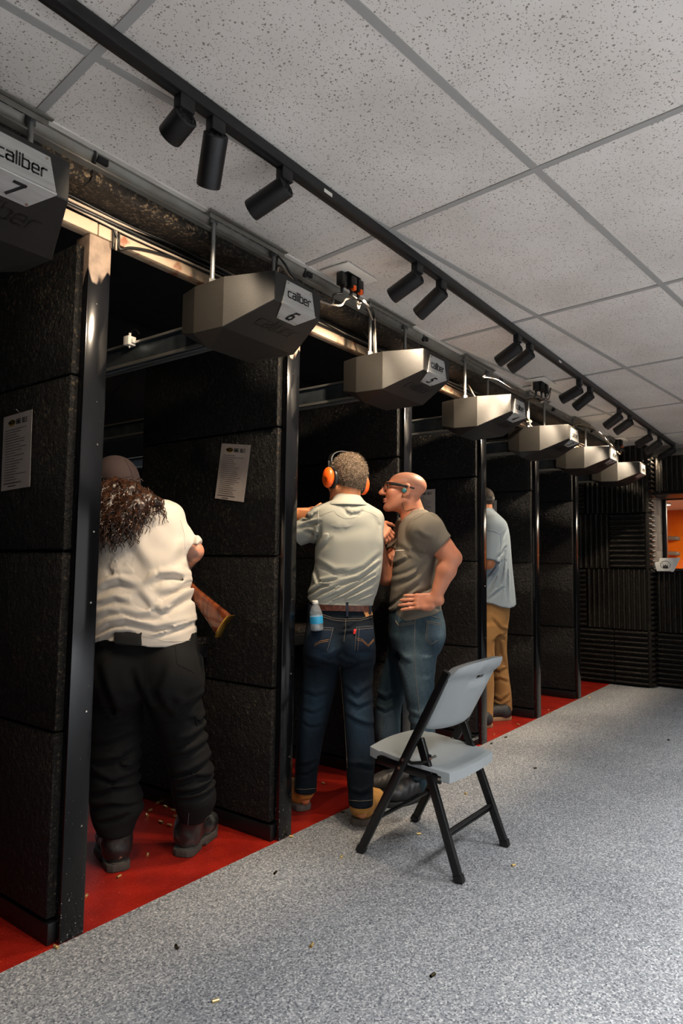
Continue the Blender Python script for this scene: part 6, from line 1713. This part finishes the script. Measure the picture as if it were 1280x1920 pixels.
    tr = sdf_mesh('jeans', tp, (lo, hi), .005, denim, t, wt, colfn=denim_cols((40, 60, 72), (118, 140, 150), [(at_d(770, 1270, 3.47), (.07, .1, .22)), (at_d(785, 1360, 3.50), (.06, .1, .12)), (at_d(730, 1370, 3.7), (.06, .1, .1)), (at_d(815, 1185, 3.5), (.06, .06, .06))]))
    bt = bvh_of(tr); m = MB()
    for p_ in ([(778, 1158), (777, 1190), (776, 1215), (779, 1270), (785, 1320), (790, 1365), (793, 1400)], [(741, 1163), (747, 1171), (776, 1166)], [(742, 1166), (748, 1174), (776, 1169)], [(800, 1164), (828, 1170)], [(800, 1167), (827, 1173)], [(800, 1164), (798, 1200), (808, 1208), (820, 1200)], [(803, 1166), (801, 1198), (809, 1205)], [(708, 1400), (714, 1370), (716, 1340)], [(772, 1148), (800, 1152), (826, 1160)]): seam(m, bt, p_, .0010, 4, .0012)
    m.build('stitching', STITCH, tr)
    sho = mat('black_shoe_leather', (24, 25, 28), .5, bump=(120, .2, .002)); sol = mat('black_sole', (22, 22, 23), .7)
    boot('shoe', t, at_z(806, 1491, 0), (-.955, .295), .32, .108, .085, sho, sol, at_d(786, 1478, 3.695), .045, .026, heel_gap=False)
    boot('shoe', t, at_z(778, 1474, 0), (-.90, .43), .30, .105, .085, mat('grey_shoe', (70, 68, 66), .5), sol, at_d(757, 1456, 3.875), .042, .026, heel_gap=False)
    # safety glasses
    e = thing('safety_glasses', 'clear wraparound safety glasses with black arms on the bald man', 'glasses', H.p(0, .09, .01))
    for s in (-1, 1):
        m = MB(); vs = [H.p(s*.068, .080, .018), H.p(s*.078, .05, .017), H.p(s*.084, .02, .014), H.p(s*.087, -.012, .010), H.p(s*.083, -.050, .004)]
        for a, b, h in zip(vs[:-1], vs[1:], (.018, .016, .013, .009)): m.bar(a, b, .004, h, up=tuple(H.u))
        m.build('temple_arm', MT['plastic_black'], e, bevel=.001)
        vs, fs = [], []
        for i in range(9):
            th = i/8; x = s*(.008+.060*th); y = .108-.034*th**2.2
            for z in (.020, -.004-.016*math.sin(math.pi*min(1, th*1.05))): vs += [H.p(x, y, z), H.p(x, y-.002, z)]
        for i in range(8):
            b = i*4; fs += [(b, b+4, b+6, b+2), (b+1, b+3, b+7, b+5), (b, b+1, b+5, b+4), (b+2, b+6, b+7, b+3)]
        fs += [(0, 2, 3, 1), (32, 33, 35, 34)]
        m = MB(); m.add(vs, fs); m.build('lens', glass_mat('clear_lens', (.9, .92, .93), .2, .03), e, smooth=60)
    m = MB(); m.tube([H.p(x, .109-.034*(abs(x)/.068)**2.2, .0215) for x in np.linspace(-.068, .068, 15)], .0038, 8); m.build('brow_bar', MT['plastic_black'], e, smooth=60)
    e2 = thing('ear_plugs', 'teal ear plugs on a dark neck cord worn by the bald man', 'ear plugs', H.p(0, 0, -.05)); teal = mat('teal_rubber', (44, 118, 122), .4)
    for s in (-1, 1):
        m = MB(); c = H.p(s*.090, .0, -.012); m.lathe(c-H.r*s*.012, H.r*s, [(.006, 0), (.012, .006), (.013, .014), (.009, .020), (.004, .021)], 14); m.build('plug_tip', teal, e2, smooth=50)
    pts = [H.p(-.084, .006, -.014)]
    for x, y in ((754, 932), (754, 945), (757, 955), (762, 958), (772, 955), (780, 953), (786, 954)):
        h = hit(bb, x, y, .0035)
        if h: pts.append(h[0])
    m = MB(); m.tube(pts, .0014, 6); m.build('cord', MT['cable_black'], e2, smooth=60)
person_bald()

# ------------------------------------------------ 4: far man in the pale blue shirt, half behind a post
def person_far():
    D = 5.45
    g = (np.array((5.16, 2.28, 0))+np.array((4.95, 2.27, 0)))/2
    t = thing('person', 'far man half hidden by a post, pale blue short-sleeved shirt and tan trousers', 'person', g)
    H = HeadFrame(at_d(901, 944, 5.48), -RH*.75+FH*.66+np.array((0, 0, -.2)), scale=1.03)
    sh = [rowp(*r) for r in ((957, 893, 924, D, .07), (966, 885, 935, D, .12), (983, 880, 949, D, .17), (1010, 878, 954, D, .19), (1050, 878, 957, D, .19), (1090, 878, 961, D, .19), (1120, 879, 964, D, .19), (1146, 880, 966, D, .19))]
    core = [(z, x, y, a-.04, b-.05) for z, x, y, a, b in sh[:-2]]
    hips = [rowp(*r) for r in ((1110, 886, 954, D, .16), (1150, 886, 953, D, .16), (1185, 888, 948, D, .14))]
    rg = [rowp(*r) for r in ((1170, 908, 951, 5.55, .09), (1220, 918, 949, 5.56, .085), (1260, 924, 952, 5.58, .08), (1300, 927, 957, 5.59, .08), (1332, 925, 959, 5.60, .078))]
    lg = [rowp(*r) for r in ((1170, 886, 930, 5.36, .09), (1230, 890, 925, 5.35, .08), (1300, 894, 925, 5.33, .07), (1345, 896, 923, 5.31, .068))]
    shL, elL, haL = at_d(926, 988, 5.27), at_d(916, 1056, 5.25), at_d(872, 1066, 5.35)
    shR, elR_, haR_ = at_d(915, 985, 5.62), at_d(905, 1050, 5.66), at_d(868, 1060, 5.5)
    pr = head_prims(H, neck_to=at_d(910, 968, 5.46))+[(s_loft(core, RH), .03, 'u'), (s_cap(shL, elL, .05, .044), .02, 'u'), (s_cap(elL, haL, .044, .028), .012, 'u'), (s_cap(shR, elR_, .05, .044), .02, 'u'), (s_cap(elR_, haR_, .044, .028), .012, 'u')]
    for L, ank in ((lg, at_d(909, 1352, 5.31)), (rg, at_d(941, 1336, 5.60))):
        hp_ = np.array((L[0][1], L[0][2], L[0][0])); pr += [(s_cap(hp_+np.array((0, 0, .08)), ank, .055, .024), .03, 'u')]
    pr += hand_prims(haL, -RH, FH*-.5+np.array((0, 0, .5)), .6, side=1)+hand_prims(haR_, -RH, FH*.5+np.array((0, 0, .5)), .6, side=-1)
    lo, hi = bbox_rows(row_pts(sh), row_pts(rg), row_pts(lg), [H.p(0, 0, .16), H.p(0, .2, 0), haL-RH*.2, haR_-RH*.2, (g[0], g[1], 0)], pad=.07)
    sdf_mesh('body', pr, (lo, hi), .0065, SKIN, t, colfn=skin_cols(H, (206, 130, 84)))
    blue = cloth('pale_blue_grey_cotton', (138, 151, 160), .85, noise=(3, (129, 142, 152), .4, .7)); zl = at_d(930, 1135, D)[2]
    hz = np.array([(at_d(x, y, D) @ RH, at_d(x, y, D)[2]) for x, y in ((880, 1126), (912, 1129), (928, 1135), (945, 1138), (955, 1136), (966, 1131))])
    hem = lambda P: (np.interp(P @ f32(RH), hz[:, 0], hz[:, 1])-P[:, 2]).astype(np.float32)
    dr = drape([([(910, 1106), (934, 1068), (948, 1028)], .018, .014), ([(924, 1112), (938, 1075), (950, 1030)], .014, .010), ([(946, 1120), (949, 1070), (953, 1020)], .014, .010), ([(914, 1124), (930, 1110), (946, 1098)], .013, .010), ([(928, 1046), (938, 1036), (948, 1024)], .012, .012), ([(938, 1012), (944, 1000), (950, 990)], .010, .010), ([(912, 1078), (930, 1058), (946, 1044)], .014, .010), ([(957, 1126), (957, 1080), (954, 1040)], .012, .008)], D-.14)
    def wr(P): return -dr(P)-.003*noise3(P, 18, 132)
    sp = [(s_loft(sh, RH, 2.25), .02, 'u'), (s_cutcap(shL-RH*.0, shL+(elL-shL)*.92, .088, .078), .03, 'u'), (s_cutcap(shR, shR+(elR_-shR)*.9, .085, .075), .03, 'u'), (s_cap(at_d(912, 966, 5.43), shL, .06, .08), .03, 'u'), (hem, 0, 'i')]
    lo, hi = bbox_rows(row_pts(sh), [shL, elL, shR, elR_], pad=.11)
    shirt = sdf_mesh('shirt', sp, (lo, hi), .007, blue, t, wr); bs = bvh_of(shirt); m = MB()
    seam(m, bs, [(914, 994), (925, 996), (938, 1001), (951, 988)], .0025); seam(m, bs, [(938, 1001), (939, 1020), (936, 1040), (930, 1052)], .002); m.build('seam', blue, shirt)
    cr = [rowp(*r) for r in ((953, 902, 922, 5.45, .06), (960, 896, 929, 5.44, .075), (967, 892, 934, 5.43, .085))]
    sdf_mesh('collar', [(s_loft(cr, RH, 2.2, .006), .01, 'u')], bbox_rows(row_pts(cr), pad=.06), .006, blue, shirt)
    tanc = cloth('tan_canvas', (158, 118, 72), .85, noise=(5, (140, 102, 60), .4, .7))
    dt = drape([([(914, 1158), (930, 1176), (946, 1182)], .014, .010), ([(916, 1200), (930, 1192), (948, 1200)], .014, .010), ([(920, 1250), (936, 1262), (953, 1256)], .014, .010), ([(924, 1284), (940, 1276), (956, 1282)], .014, .009), ([(926, 1312), (942, 1318), (958, 1306)], .013, .012), ([(926, 1326), (944, 1328), (958, 1320)], .012, .010), ([(934, 1200), (942, 1230), (950, 1256)], .016, .008), ([(912, 1220), (918, 1240), (924, 1262)], .014, .008)], 5.45)
    wt = lambda P: -dt(P)-.003*noise3(P, 20, 141)
    lo, hi = bbox_rows(row_pts(hips), row_pts(lg), row_pts(rg), pad=.05)
    tr = sdf_mesh('trousers', [(s_loft(hips, RH, 2.3), .02, 'u'), (s_loft(lg, RH, 2.2), .03, 'u'), (s_loft(rg, RH, 2.2), .03, 'u')], (lo, hi), .0065, tanc, t, wt)
    bt = bvh_of(tr); m = MB(); seam(m, bt, [(945, 1140), (953, 1146), (952, 1160)], .002); seam(m, bt, [(930, 1160), (928, 1220), (940, 1270)], .0018); m.build('seam', GOLDST, tr)
    sho = mat('dark_trainer', (34, 34, 36), .6); so = mat('tan_trainer_sole', (150, 120, 88), .7)
    boot('shoe', t, at_z(957, 1349, 0), (-.72, .69), .30, .105, .085, sho, so, at_d(941, 1334, 5.60), .05, .028, .006, False)
    boot('shoe', t, at_z(922, 1363, 0), (-.72, .69), .30, .105, .085, sho, so, at_d(909, 1350, 5.31), .05, .028, .006, False)
    hairm = mat('dark_brown_short_hair', (52, 38, 30), .7)
    sdf_mesh('hair', [(s_ell(H.p(0, -.02, .036), (.082, .102, .092), H.R), .01, 'u'), (s_plane(H.p(0, .05, .05), H.f-H.u*.4), 0, 'i'), (s_plane(H.p(0, -.05, -.05), -H.u), 0, 'i')], (H.o-.2, H.o+.2), .006, hairm, t)
    e = thing('ear_defenders', 'dark grey ear defenders on the far man beside the post', 'ear defenders', H.p(0, 0, .1))
    for s in (-1, 1):
        c = H.p(s*.098, -.01, -.008)
        sdf_mesh('ear_cup', [(s_ell(c+H.r*s*.014, (.027, .036, .050), H.R), .01, 'u')], (c-.09, c+.09), .005, MT['plastic_black'], e)
    m = MB(); m.tube([H.p(.106*math.cos(a), -.035, .02+.122*math.sin(a)) for a in np.linspace(0, math.pi, 21)], .008, 8); m.build('headband', mat('grey_headband', (112, 106, 96), .6), e, smooth=60)
    # folded brim / pad at the back of the head
    m = MB(); m.bar(at_d(911, 934, 5.40), at_d(926, 934.5, 5.36), .05, .034); m.build('padded_band', mat('grey_pad', (120, 114, 104), .8), e, bevel=.015, seg=4)
person_far()

# dark gun bag on the bench of lane five
p = at_y(552, 1150, 2.62)
t = thing('range_bag', 'dark olive bag on the bench left of the man in the polo', 'bag', (2.62, 2.72, .862))
m = MB(); m.box((2.50, 2.58, .864), (2.86, 2.84, 1.06)); m.build('bag_body', MT['bag'], t, bevel=.03, seg=3)
m = MB(); m.tube([(2.58, 2.66, 1.05), (2.59, 2.66, 1.12), (2.68, 2.66, 1.14), (2.77, 2.66, 1.12), (2.78, 2.66, 1.05)], .012, 8); m.build('carry_handle', MT['bag'], t, smooth=60)
m = MB(); m.box((2.56, 2.565, .90), (2.80, 2.582, 1.0)); m.build('front_pocket', MT['bag'], t, bevel=.008)
